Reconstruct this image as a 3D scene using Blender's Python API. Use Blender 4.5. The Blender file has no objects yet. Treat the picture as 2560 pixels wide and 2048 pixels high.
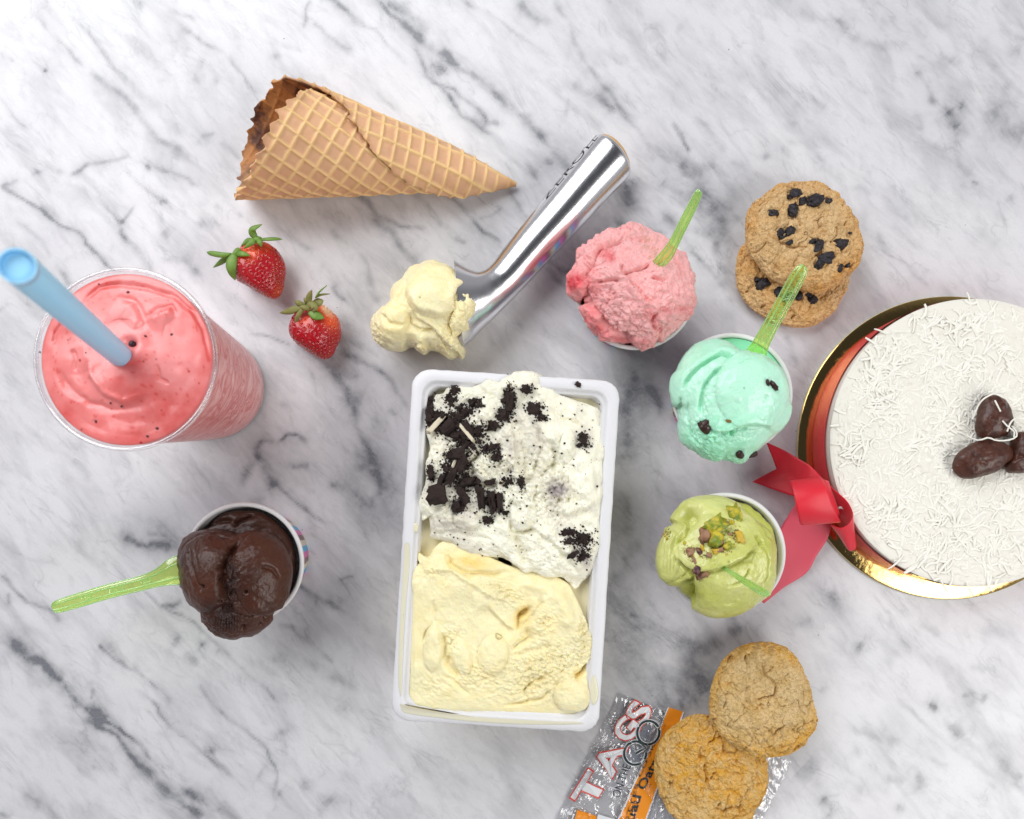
import bpy, math, random
import numpy as np
from mathutils import Vector

random.seed(7)
rng = np.random.default_rng(11)
SC = bpy.context.scene
COL = SC.collection

# ------------------------------------------------------------------ camera
# all builders work in centimetres on the table top; meshes are written in metres
CAMH = 51.0            # camera height above the table, cm
NX, NY, PPC = 1280.0, 1215.0, 36.0   # point under the lens and photo pixels per cm on the table
cam = bpy.data.cameras.new("camera")
cam.sensor_fit = 'HORIZONTAL'
cam.sensor_width = 36.0
cam.lens = 36.0 * CAMH / (2560 / PPC)
cam.shift_y = (NY - 1024.0) / 2560.0
cam.clip_start = 0.02
cam.clip_end = 50
cam.dof.use_dof = True
cam.dof.focus_distance = 0.475
cam.dof.aperture_fstop = 7.0
camo = bpy.data.objects.new("camera", cam)
COL.objects.link(camo)
camo.location = (0, 0, CAMH / 100)
SC.camera = camo

# ------------------------------------------------------------------ world: a room, bright walls, dim ceiling
SC.view_settings.view_transform = 'Standard'
SC.view_settings.look = 'None'
SC.view_settings.exposure = 0.0
SC.view_settings.gamma = 1.0
world = bpy.data.worlds.new("World")
SC.world = world
world.use_nodes = True
wn = world.node_tree
bg = wn.nodes["Background"]
geo = wn.nodes.new("ShaderNodeTexCoord")
sep = wn.nodes.new("ShaderNodeSeparateXYZ")
wn.links.new(geo.outputs["Generated"], sep.inputs[0])
rmp = wn.nodes.new("ShaderNodeValToRGB")
rmp.color_ramp.elements[0].position = 0.0
rmp.color_ramp.elements[0].color = (0.36, 0.35, 0.36, 1)
rmp.color_ramp.elements[1].position = 0.82
rmp.color_ramp.elements[1].color = (0.045, 0.047, 0.055, 1)
e = rmp.color_ramp.elements.new(0.45)
e.color = (0.34, 0.34, 0.36, 1)
wn.links.new(sep.outputs["Z"], rmp.inputs[0])
wn.links.new(rmp.outputs[0], bg.inputs[0])
bg.inputs[1].default_value = 1.0


def area(name, loc, target, sx, sy, power, col):
    l = bpy.data.lights.new(name, 'AREA')
    l.shape = 'RECTANGLE'
    l.size, l.size_y = sx, sy
    l.energy = power
    l.color = col
    o = bpy.data.objects.new(name, l)
    COL.objects.link(o)
    o.location = loc
    o.rotation_euler = (Vector(target) - Vector(loc)).to_track_quat('-Z', 'Y').to_euler()
    return o


area("window_light_north_west", (-0.62, 0.78, 0.98), (0, 0.05, 0), 1.35, 1.0, 20.5, (0.97, 0.98, 1.0))
area("window_light_east", (0.98, -0.42, 1.02), (0.1, 0.0, 0), 1.1, 0.62, 12.5, (1.0, 0.985, 0.96))


# ------------------------------------------------------------------ geometry helpers
def W(px, py, z=0.0):
    f = (CAMH - z) / CAMH / PPC
    return (px - NX) * f, -(py - NY) * f


def PXY(P):
    f = CAMH / (CAMH - P[:, 2]) * PPC
    return P[:, 0] * f + NX, NY - P[:, 1] * f


def zc(pts, x0, y0, s):
    return [(x0 + p[0] / s, y0 + p[1] / s) + tuple(p[2:]) for p in pts]


def smooth_closed(pts, n):
    P = np.array(pts, float)
    m = len(P)
    t = np.linspace(0, m, n, endpoint=False)
    i = np.floor(t).astype(int)
    f = (t - i)[:, None]
    a, b, c, d = P[(i - 1) % m], P[i % m], P[(i + 1) % m], P[(i + 2) % m]
    return 0.5 * ((2 * b) + (c - a) * f + (2 * a - 5 * b + 4 * c - d) * f ** 2 + (3 * b - a - 3 * c + d) * f ** 3)


def smooth_open(pts, n):
    P = np.array(pts, float)
    P = np.vstack([2 * P[0] - P[1], P, 2 * P[-1] - P[-2]])
    m = len(P) - 3
    t = np.linspace(0, m - 1e-6, n)
    i = np.floor(t).astype(int)
    f = (t - i)[:, None]
    a, b, c, d = P[i], P[i + 1], P[i + 2], P[i + 3]
    return 0.5 * ((2 * b) + (c - a) * f + (2 * a - 5 * b + 4 * c - d) * f ** 2 + (3 * b - a - 3 * c + d) * f ** 3)


def h3(i, j, k, s=0):
    n = (i * 374761393 + j * 668265263 + k * 2147483647 + s * 1274126177) & 0xffffffff
    n = ((n ^ (n >> 13)) * 1274126177) & 0xffffffff
    n = ((n ^ (n >> 16)) * 2246822519) & 0xffffffff
    return ((n ^ (n >> 15)) & 0xffffff) / float(0xffffff)


def vnoise(P, seed=0):
    I = np.floor(P).astype(np.int64)
    F = P - I
    F = F * F * F * (F * (F * 6 - 15) + 10)
    i, j, k = I[:, 0], I[:, 1], I[:, 2]
    x, y, z = F[:, 0], F[:, 1], F[:, 2]

    def L(a, b, t):
        return a + (b - a) * t
    r = L(L(L(h3(i, j, k, seed), h3(i + 1, j, k, seed), x), L(h3(i, j + 1, k, seed), h3(i + 1, j + 1, k, seed), x), y),
          L(L(h3(i, j, k + 1, seed), h3(i + 1, j, k + 1, seed), x), L(h3(i, j + 1, k + 1, seed), h3(i + 1, j + 1, k + 1, seed), x), y), z)
    return r * 2 - 1


def fbm(P, octv=4, seed=0, gain=0.5, lac=2.03):
    r = 0
    a = 1.0
    for o in range(octv):
        r = r + a * vnoise(P + 17.3 * o, seed + o)
        P = P * lac
        a *= gain
    return r


def worley(P, seed=0):
    I = np.floor(P).astype(np.int64)
    f1 = np.full(len(P), 9.0)
    f2 = np.full(len(P), 9.0)
    for a in (-1, 0, 1):
        for b in (-1, 0, 1):
            for c in (-1, 0, 1):
                i, j, k = I[:, 0] + a, I[:, 1] + b, I[:, 2] + c
                d = np.sqrt((i + h3(i, j, k, seed) - P[:, 0]) ** 2 + (j + h3(i, j, k, seed + 5) - P[:, 1]) ** 2 + (k + h3(i, j, k, seed + 9) - P[:, 2]) ** 2)
                m = d < f1
                f2 = np.where(m, f1, np.minimum(f2, d))
                f1 = np.where(m, d, f1)
    return f1, f2


def polydist(X, Y, pts):
    best = np.full(X.shape, 1e9)
    sgn = np.ones(X.shape)
    tt = np.zeros(X.shape)
    n = len(pts) - 1
    for q in range(n):
        ax, ay = pts[q][:2]
        bx, by = pts[q + 1][:2]
        dx, dy = bx - ax, by - ay
        L2 = dx * dx + dy * dy + 1e-9
        t = np.clip(((X - ax) * dx + (Y - ay) * dy) / L2, 0, 1)
        ex, ey = X - ax - t * dx, Y - ay - t * dy
        d = np.sqrt(ex * ex + ey * ey)
        m = d < best
        best = np.where(m, d, best)
        sgn = np.where(m, np.sign(dx * ey - dy * ex), sgn)
        tt = np.where(m, (q + t) / n, tt)
    return best, sgn, tt


def mesh(name, V, F, mat, parent=None, origin=(0, 0, 0), smooth=True, attrs=None, matidx=None, tris=None):
    """V in table cm. F: (n,4) or (n,3) int array or list. origin in cm."""
    V = (np.asarray(V, float) - np.asarray(origin, float)) / 100.0
    me = bpy.data.meshes.new(name)
    if isinstance(F, np.ndarray):
        groups = [F]
        if tris is not None and len(tris):
            groups.append(tris)
        nl = sum(g.size for g in groups)
        npol = sum(len(g) for g in groups)
        me.vertices.add(len(V))
        me.vertices.foreach_set("co", V.astype(np.float32).ravel())
        me.loops.add(nl)
        me.loops.foreach_set("vertex_index", np.concatenate([g.ravel() for g in groups]).astype(np.int32))
        me.polygons.add(npol)
        st = []
        o = 0
        for g in groups:
            st.append(o + np.arange(len(g)) * g.shape[1])
            o += g.size
        me.polygons.foreach_set("loop_start", np.concatenate(st).astype(np.int32))
        me.update(calc_edges=True)
    else:
        me.from_pydata([tuple(v) for v in V], [], F)
    me.validate()
    if smooth:
        me.polygons.foreach_set("use_smooth", np.ones(len(me.polygons), bool))
    mats = mat if isinstance(mat, (list, tuple)) else [mat]
    for m in mats:
        me.materials.append(m)
    if matidx is not None:
        me.polygons.foreach_set("material_index", np.asarray(matidx, np.int32))
    if attrs:
        for k, a in attrs.items():
            at = me.attributes.new(k, 'FLOAT', 'POINT')
            at.data.foreach_set("value", np.asarray(a, np.float32))
    me.update()
    ob = bpy.data.objects.new(name, me)
    COL.objects.link(ob)
    if parent is not None:
        ob.parent = parent
    else:
        ob.location = tuple(c / 100.0 for c in origin)
    return ob


def thing(name, label, cat, loc=(0, 0, 0), group=None):
    o = bpy.data.objects.new(name, None)
    COL.objects.link(o)
    o.empty_display_size = 0.01
    o.location = tuple(c / 100.0 for c in loc)
    return tag(o, label, cat, group)


def tag(o, label, cat=None, group=None, kind=None):
    if label:
        o['label'] = label
    if cat:
        o['category'] = cat
    if group:
        o['group'] = group
    if kind:
        o['kind'] = kind
    return o


def gridF(nr, nt, wrap=True):
    i = np.arange(nr - 1)[:, None]
    j = np.arange(nt if wrap else nt - 1)[None, :]
    a = i * nt + j
    b = i * nt + (j + 1) % nt
    c = (i + 1) * nt + (j + 1) % nt
    d = (i + 1) * nt + j
    return np.stack([a + 0 * j, b + 0 * i, c, d + 0 * j], -1).reshape(-1, 4)


def vnormals(V, F):
    N = np.zeros_like(V)
    a, b, c, d = V[F[:, 0]], V[F[:, 1]], V[F[:, 2]], V[F[:, 3]]
    n = np.cross(c - a, d - b)
    for q in range(4):
        np.add.at(N, F[:, q], n)
    return N / (np.linalg.norm(N, axis=1)[:, None] + 1e-12)


def blob(name, outline, zr, ztop, zbot, mat, parent, origin, nr=150, nt=300, centre=None, pw=2.0, sbot=0.7,
         nu=16, disp=None, attrs=None, full=False, post=None, upz=False):
    """closed dome over an outline given in photo pixels at height zr"""
    O = smooth_closed(outline, nt)
    if centre is None:
        centre = O.mean(0)
    bx, by = W(O[:, 0], O[:, 1], zr)
    cx, cy = W(centre[0], centre[1], zr)
    if pw > 2.5:
        s = np.sin(np.linspace(0.02, math.pi / 2, nr)) ** 0.9
    else:
        s = np.sin(np.linspace(0.015, math.pi / 2, nr))
    zt = np.clip(1 - s ** pw, 0, 1) ** 0.5
    if pw <= 2.5:
        zt = np.cos(np.linspace(0.015, math.pi / 2, nr))
    Z = zr + (ztop - zr) * zt
    if full:
        a = np.linspace(math.pi / 2, math.pi - 0.02, nu + 1)[1:]
        s2 = np.sin(a)
        Z2 = zr - (zr - zbot) * np.abs(np.cos(a))
    else:
        u = np.linspace(0, 1, nu + 1)[1:]
        s2 = 1 - (1 - sbot) * u ** 1.6
        Z2 = zr - (zr - zbot) * u
    S = np.concatenate([s, s2])
    Z = np.concatenate([Z, Z2])
    n = len(S)
    # towards the middle the rings lose the notches of the outline
    fb = np.fft.fft((bx - cx) + 1j * (by - cy))
    keep = np.abs(np.fft.fftfreq(nt, 1 / nt)) <= 2
    sm = np.fft.ifft(fb * keep)
    wS = (S ** 4)[:, None]
    wS[len(s):] = 1.0
    X = cx + (sm.real[None, :] * (1 - wS) + (bx - cx)[None, :] * wS) * S[:, None]
    Y = cy + (sm.imag[None, :] * (1 - wS) + (by - cy)[None, :] * wS) * S[:, None]
    V = np.stack([X, Y, np.repeat(Z[:, None], nt, 1)], -1).reshape(-1, 3)
    F = gridF(n, nt)
    if np.mean(np.cross(V[F[:50, 2]] - V[F[:50, 0]], V[F[:50, 3]] - V[F[:50, 1]])[:, 2]) < 0:
        F = F[:, ::-1].copy()
    N = vnormals(V, F)
    px, py = PXY(V)
    at = {}
    if disp is not None:
        D = disp(px, py, V, N)
        if upz:
            N = N * 0.35 + np.array([0, 0, 0.65])
        V = V + N * D[:, None]
        V[:, 2] = np.maximum(V[:, 2], min(zbot, 0.02) if zbot < 0.1 else 0.02)
    if attrs is not None:
        px, py = PXY(V)
        at = attrs(px, py, V)
    V = np.vstack([V, V[:nt].mean(0), V[-nt:].mean(0)])
    for k in at:
        at[k] = np.concatenate([at[k], [at[k][0], at[k][-1]]])
    j = np.arange(nt)
    nv = n * nt
    top = np.stack([np.full(nt, nv), j, (j + 1) % nt], -1)
    bot = np.stack([np.full(nt, nv + 1), (n - 1) * nt + (j + 1) % nt, (n - 1) * nt + j], -1)
    if post is not None:
        V = post(V)
    ob = mesh(name, V, F, mat, parent, origin, attrs=at, tris=np.vstack([top, bot]))
    return ob


def lathe(name, prof, cx, cy, mat, parent, origin, nt=96, matidx=None, centres=None):
    """prof list of (r,z)"""
    P = np.array(prof, float)
    th = np.linspace(0, 2 * math.pi, nt, endpoint=False)
    X = cx + P[:, 0][:, None] * np.cos(th)
    Y = cy + P[:, 0][:, None] * np.sin(th)
    V = np.stack([X, Y, np.repeat(P[:, 1][:, None], nt, 1)], -1).reshape(-1, 3)
    F = gridF(len(P), nt)
    mi = None
    if matidx is not None:
        mi = np.array([matidx(i, j) for i in range(len(P) - 1) for j in range(nt)])
    return mesh(name, V, F, mat, parent, origin, matidx=mi)


def tube(path, rad, ns=8, close=True, squash=1.0):
    """returns V,F for a swept tube; path (n,3) rad scalar or array"""
    P = np.asarray(path, float)
    n = len(P)
    R = np.full(n, rad) if np.isscalar(rad) else np.asarray(rad, float)
    T = np.gradient(P, axis=0)
    T /= np.linalg.norm(T, axis=1)[:, None] + 1e-9
    up = np.array([0, 0, 1.0])
    if abs(T[0] @ up) > 0.9:
        up = np.array([0, 1.0, 0])
    A = np.cross(T, up)
    A /= np.linalg.norm(A, axis=1)[:, None] + 1e-9
    B = np.cross(A, T)
    th = np.linspace(0, 2 * math.pi, ns, endpoint=False)
    V = (P[:, None, :] + R[:, None, None] * (np.cos(th)[None, :, None] * A[:, None, :] + squash * np.sin(th)[None, :, None] * B[:, None, :])).reshape(-1, 3)
    F = gridF(n, ns)[:, ::-1].copy()
    if close:
        V = np.vstack([V, P[0], P[-1]])
        j = np.arange(ns)
        a = np.stack([np.full(ns, n * ns), (j + 1) % ns, j, j * 0 + n * ns], -1)
        b = np.stack([np.full(ns, n * ns + 1), (n - 1) * ns + j, (n - 1) * ns + (j + 1) % ns, j * 0 + n * ns + 1], -1)
        # degenerate quads avoided: return separately as tris
        return V, F, np.vstack([a[:, [0, 2, 1]], b[:, [0, 2, 1]]])
    return V, F, None


def strip(name, L, R, mat, parent, origin, n=40, m=8, thick=0.03, notch=0.0, crown=0.0):
    """ribbon between two edges of (px,py,z)"""
    A = smooth_open(L, n)
    B = smooth_open(R, n)
    pa = np.stack([*W(A[:, 0], A[:, 1], A[:, 2]), A[:, 2]], -1)
    pb = np.stack([*W(B[:, 0], B[:, 1], B[:, 2]), B[:, 2]], -1)
    u = np.linspace(0, 1, m)[None, :, None]
    V = pa[:, None, :] * (1 - u) + pb[:, None, :] * u
    if notch:
        d = V[-1] - V[-2]
        d = d / (np.linalg.norm(d, axis=1)[:, None] + 1e-9)
        k = (1 - np.abs(2 * u[0, :, 0] - 1)) * notch
        tt = np.clip((np.arange(n) - n * 0.4) / (n * 0.6), 0, 1)[:, None, None]
        V = V - d[None] * k[None, :, None] * tt
    if notch or mat is bpy.data.materials.get('pink_ribbon_reverse'):
        V[:, :, 2] += 0.10 * vnoise(V.reshape(-1, 3) * np.array([0.5, 0.5, 0.0]), 3).reshape(V.shape[:2]) + 0.05
    if crown:
        V[:, :, 2] += crown * np.sin(np.pi * u[:, :, 0])
    ob = mesh(name, V.reshape(-1, 3), gridF(n, m, False), mat, parent, origin)
    if thick:
        md = ob.modifiers.new("thickness", 'SOLIDIFY')
        md.thickness = thick / 100
        md.offset = 0
    return ob


def text_verts(s, size, outline=0.0, bold=0.0):
    cu = bpy.data.curves.new("lettering", 'FONT')
    cu.body = s
    cu.size = size
    cu.resolution_u = 3
    cu.offset = bold
    if outline:
        cu.fill_mode = 'NONE'
        cu.bevel_depth = outline
        cu.bevel_resolution = 0
    ob = bpy.data.objects.new("lettering_source", cu)
    COL.objects.link(ob)
    dg = bpy.context.evaluated_depsgraph_get()
    me = bpy.data.meshes.new_from_object(ob.evaluated_get(dg))
    V = np.array([v.co[:] for v in me.vertices])
    F = [list(p.vertices) for p in me.polygons]
    bpy.data.objects.remove(ob)
    bpy.data.curves.remove(cu)
    bpy.data.meshes.remove(me)
    return V, F


# ------------------------------------------------------------------ material helpers
def nd(nt, typ, ins=None, **props):
    n = nt.nodes.new(typ)
    for k, v in props.items():
        setattr(n, k, v)
    for k, v in (ins or {}).items():
        s = n.inputs[k]
        if isinstance(v, bpy.types.NodeSocket):
            nt.links.new(v, s)
        else:
            s.default_value = v
    return n


def c4(c):
    return (c[0], c[1], c[2], 1.0)


class M:
    def __init__(self, name, col=(0.8, 0.8, 0.8), rough=0.5, **kw):
        self.m = bpy.data.materials.new(name)
        self.m.use_nodes = True
        self.nt = self.m.node_tree
        self.b = self.nt.nodes["Principled BSDF"]
        self.b.inputs["Base Color"].default_value = c4(col)
        self.b.inputs["Roughness"].default_value = rough
        for k, v in kw.items():
            self.set(k.replace('_', ' '), v)
        tc = nd(self.nt, "ShaderNodeTexCoord")
        mp = nd(self.nt, "ShaderNodeMapping", {"Vector": tc.outputs["Object"], "Scale": (100, 100, 100)})
        self.co = mp.outputs[0]

    def set(self, k, v):
        s = self.b.inputs[k]
        if isinstance(v, bpy.types.NodeSocket):
            self.nt.links.new(v, s)
        else:
            s.default_value = v

    def noise(self, scale, detail=4, rough=0.55, co=None, dist=0.0):
        return nd(self.nt, "ShaderNodeTexNoise", {"Vector": co or self.co, "Scale": scale, "Detail": detail, "Roughness": rough, "Distortion": dist}).outputs["Fac"]

    def voro(self, scale, feature='F1', co=None, out="Distance", rand=1.0):
        return nd(self.nt, "ShaderNodeTexVoronoi", {"Vector": co or self.co, "Scale": scale, "Randomness": rand}, feature=feature).outputs[out]

    def ramp(self, fac, stops):
        n = nd(self.nt, "ShaderNodeValToRGB", {"Fac": fac})
        els = n.color_ramp.elements
        while len(els) < len(stops):
            els.new(0.5)
        for e, (p, c) in zip(els, sorted(stops, key=lambda q: q[0])):
            e.position = p
            e.color = c4(c) if not np.isscalar(c) else (c, c, c, 1)
        return n.outputs[0]

    def mix(self, f, a, b, mode='MIX'):
        n = nd(self.nt, "ShaderNodeMix", data_type='RGBA', blend_type=mode)
        for s, v in ((n.inputs[0], f), (n.inputs[6], a), (n.inputs[7], b)):
            if isinstance(v, bpy.types.NodeSocket):
                self.nt.links.new(v, s)
            else:
                s.default_value = v if s is n.inputs[0] else c4(v)
        return n.outputs[2]

    def math(self, op, a, b=0.5):
        return nd(self.nt, "ShaderNodeMath", {0: a, 1: b}, operation=op).outputs[0]

    def attr(self, name):
        return nd(self.nt, "ShaderNodeAttribute", attribute_name=name).outputs["Fac"]

    def bump(self, h, strength=0.5, dist=0.1, normal=None):
        ins = {"Height": h, "Strength": strength, "Distance": dist / 100}
        if normal is not None:
            ins["Normal"] = normal
        n = nd(self.nt, "ShaderNodeBump", ins)
        self.set("Normal", n.outputs[0])
        return n.outputs[0]

    def color(self, v):
        self.set("Base Color", v)


def sss(m, w, rad, scale=0.3):
    m.b.inputs["Subsurface Weight"].default_value = w
    m.b.inputs["Subsurface Radius"].default_value = rad
    m.b.inputs["Subsurface Scale"].default_value = scale / 100


def clear_plastic(name, tint=(1, 1, 1), gloss=0.06, rough=0.05, body=None, body_w=0.0, bumpf=None, fw=0.4):
    """thin clear plastic: see-through with a real glossy coat"""
    m = M(name)
    nt = m.nt
    out = nt.nodes["Material Output"]
    tr = nd(nt, "ShaderNodeBsdfTransparent", {"Color": c4(tint)})
    gl = nd(nt, "ShaderNodeBsdfGlossy", {"Color": (1, 1, 1, 1), "Roughness": rough})
    lw = nd(nt, "ShaderNodeLayerWeight", {"Blend": 0.35})
    if bumpf is not None:
        bn = bumpf(m)
        nt.links.new(bn, gl.inputs["Normal"])
        nt.links.new(bn, lw.inputs["Normal"])
    f = m.math('ADD', m.math('MULTIPLY', lw.outputs["Facing"], fw), gloss)
    base = tr.outputs[0]
    if body is not None:
        df = nd(nt, "ShaderNodeBsdfDiffuse", {"Color": c4(body)})
        tl = nd(nt, "ShaderNodeBsdfTranslucent", {"Color": c4(body)})
        dd = nd(nt, "ShaderNodeMixShader", {0: 0.5, 1: df.outputs[0], 2: tl.outputs[0]})
        mx = nd(nt, "ShaderNodeMixShader", {0: body_w, 1: base, 2: dd.outputs[0]})
        base = mx.outputs[0]
    mm = nd(nt, "ShaderNodeMixShader", {0: f, 1: base, 2: gl.outputs[0]})
    nt.links.new(mm.outputs[0], out.inputs["Surface"])
    nt.nodes.remove(m.b)
    return m.m


# ================================================================== MARBLE TABLE
VEINS = []


def veins(x0, y0, s, lst):
    for pts, w, k in lst:
        VEINS.append((zc(pts, x0, y0, s), w, k))


veins(0, 0, 2.396, [
    ([(0, 1110), (110, 1170), (200, 1240), (330, 1330), (450, 1400), (560, 1490), (700, 1600)], 5, .75),
    ([(0, 1105), (60, 1100), (110, 1070)], 5, .5), ([(200, 1030), (300, 1030), (390, 1040)], 7, .45),
    ([(440, 1065), (500, 1050), (540, 1010), (620, 990), (690, 970), (760, 930)], 6, .5),
    ([(470, 1060), (530, 1090)], 12, .3), ([(690, 970), (800, 1060), (940, 1170), (1050, 1260), (1200, 1350)], 4, .35),
    ([(940, 980), (1040, 1010), (1110, 1070), (1190, 1130)], 6, .45), ([(540, 1090), (640, 1230), (710, 1350)], 4, .3),
    ([(710, 1350), (760, 1300), (810, 1240)], 9, .5), ([(710, 1370), (760, 1470), (850, 1580), (900, 1620)], 7, .5),
    ([(220, 100), (300, 190), (420, 310), (500, 390)], 5, .35), ([(480, 130), (600, 260), (700, 400), (780, 480)], 5, .28),
    ([(560, 440), (680, 540), (780, 600), (860, 720), (960, 830), (1120, 930)], 9, .38),
    ([(700, 420), (900, 600), (1100, 800), (1250, 820)], 16, .2), ([(1030, 80), (1120, 180), (1230, 260), (1340, 340), (1440, 440), (1540, 550)], 7, .42),
    ([(1060, 75), (1170, 110)], 5, .35), ([(1100, 290), (1200, 400)], 14, .2), ([(1130, 440), (1220, 500), (1300, 490)], 16, .32),
    ([(1160, 850), (1200, 800), (1270, 800)], 7, .3), ([(0, 600), (60, 670), (180, 800), (330, 960)], 5, .28),
    ([(0, 310), (70, 380)], 4, .25), ([(790, 20), (840, 30)], 12, .4), ([(960, 1190), (1000, 1200)], 10, .4),
    ([(1190, 1350), (1250, 1330)], 14, .35), ([(1280, 1245), (1310, 1260)], 10, .3), ([(1020, 1550), (1120, 1550), (1200, 1640)], 14, .4),
    ([(1870, 20), (1850, 90), (1830, 170)], 5, .35), ([(1930, 0), (2030, 60), (2156, 120)], 6, .4), ([(1880, 150), (2000, 230), (2120, 300)], 5, .3),
    ([(1640, 360), (1690, 345)], 10, .35), ([(1300, 850), (1430, 950)], 6, .25), ([(280, 430), (300, 440)], 5, .8),
    ([(890, 980), (920, 1000)], 8, .45), ([(340, 1600), (420, 1700)], 12, .4), ([(100, 1340), (240, 1450), (300, 1560)], 6, .22),
    ([(970, 1380), (1010, 1420)], 10, .3), ([(1395, 1300), (1430, 1280)], 8, .3), ([(1700, 1380), (1800, 1460), (1900, 1500)], 9, .3),
])
veins(830, 0, 2.396, [
    ([(0, 40), (80, 80), (150, 130)], 7, .45), ([(270, 0), (400, 110), (520, 210), (600, 270), (700, 370), (840, 450), (960, 540), (1060, 640), (1160, 700)], 9, .6),
    ([(330, 0), (450, 60), (560, 190)], 14, .4), ([(520, 290), (560, 400), (620, 480), (740, 540), (830, 640), (930, 740)], 6, .5),
    ([(600, 380), (680, 430)], 14, .4), ([(620, 470), (700, 560), (760, 680), (880, 770), (960, 820)], 7, .45),
    ([(900, 745), (960, 740), (1000, 745)], 13, .55), ([(1160, 700), (1220, 800), (1300, 900), (1400, 1000)], 11, .45),
    ([(1160, 980), (1210, 1060), (1240, 1100)], 9, .45), ([(1280, 950), (1290, 980)], 11, .6),
    ([(260, 550), (400, 650)], 5, .35), ([(130, 130), (260, 160), (340, 270), (440, 380)], 5, .25), ([(0, 220), (130, 300)], 4, .22),
    ([(1110, 0), (1180, 70), (1260, 130)], 12, .42), ([(1350, 0), (1380, 120), (1440, 260), (1530, 360), (1600, 470), (1700, 600), (1800, 680)], 9, .35),
    ([(780, 0), (950, 90), (1100, 180), (1200, 270), (1330, 340)], 5, .25), ([(1450, 480), (1560, 560), (1680, 650)], 15, .4),
    ([(1680, 600), (1800, 720), (1900, 850), (2000, 960)], 9, .3), ([(2060, 730), (2130, 870)], 5, .5),
    ([(1900, 150), (1960, 230)], 22, .22), ([(1420, 580), (1400, 700)], 5, .22),
    ([(130, 1180), (260, 1280), (400, 1360), (560, 1390)], 6, .35), ([(500, 1140), (600, 1270), (700, 1400), (800, 1440)], 6, .4),
    ([(680, 1190), (800, 1290), (890, 1400), (1010, 1440)], 6, .45), ([(870, 1310), (960, 1290), (1010, 1250), (950, 1200)], 5, .4),
    ([(1060, 1120), (1100, 1200), (1170, 1310)], 6, .55), ([(230, 1300), (350, 1390), (420, 1500), (500, 1590)], 12, .38),
    ([(0, 1360), (120, 1480), (220, 1600), (260, 1725)], 8, .3), ([(1560, 1270), (1700, 1340), (1850, 1400), (1980, 1420)], 13, .4),
    ([(1750, 1090), (1790, 1240)], 26, .42), ([(1960, 1100), (2120, 1180)], 12, .3), ([(1300, 1550), (1400, 1620), (1470, 1600)], 6, .4),
    ([(1290, 1600), (1400, 1700)], 8, .4), ([(2100, 960), (2156, 1100)], 20, .35), ([(1700, 1500), (1850, 1480)], 10, .2),
])
veins(1660, 0, 2.396, [
    ([(820, 60), (900, 110)], 9, .25), ([(1040, 130), (1110, 170)], 12, .4), ([(1130, 210), (1300, 300), (1440, 260)], 14, .25),
    ([(1500, 420), (1580, 500), (1600, 640)], 12, .38), ([(1680, 680), (1720, 740), (1750, 770)], 20, .6), ([(1770, 640), (1800, 650)], 12, .5),
    ([(1660, 310), (1740, 360)], 14, .3), ([(1880, 250), (1960, 350), (2060, 560)], 14, .25), ([(2000, 640), (2060, 760), (2156, 800)], 40, .32),
    ([(2110, 310), (2156, 330)], 12, .4), ([(1700, 900), (1800, 980), (1860, 1020)], 16, .25), ([(1300, 120), (1450, 150), (1560, 260)], 34, .13),
    ([(700, 690), (790, 750)], 20, .22), ([(870, 570), (960, 640)], 10, .32), ([(580, 940), (620, 945)], 8, .45), ([(740, 830), (860, 850), (960, 990)], 10, .2),
    ([(90, 170), (120, 200)], 12, .25), ([(0, 520), (120, 620), (220, 720), (340, 880)], 10, .22), ([(60, 740), (150, 900)], 5, .5),
    ([(120, 1000), (260, 1180), (350, 1350), (400, 1400)], 26, .45), ([(0, 1290), (120, 1400), (300, 1380)], 18, .35), ([(150, 1480), (260, 1600), (340, 1725)], 12, .35),
    ([(60, 1150), (200, 1200)], 20, .25), ([(300, 1440), (340, 1640)], 14, .35), ([(1160, 1120), (1260, 1180)], 9, .22), ([(1260, 1400), (1400, 1560), (1600, 1725)], 7, .25),
    ([(2080, 1180), (2100, 1190)], 8, .35), ([(1850, 1070), (1880, 1090)], 8, .35), ([(1880, 1380), (2000, 1460)], 12, .14), ([(20, 880), (200, 1000), (320, 1010)], 14, .2),
    ([(400, 960), (560, 1060), (660, 1100)], 8, .2), ([(1500, 700), (1560, 780)], 12, .2), ([(2040, 180), (2156, 240)], 10, .2),
])
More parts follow.
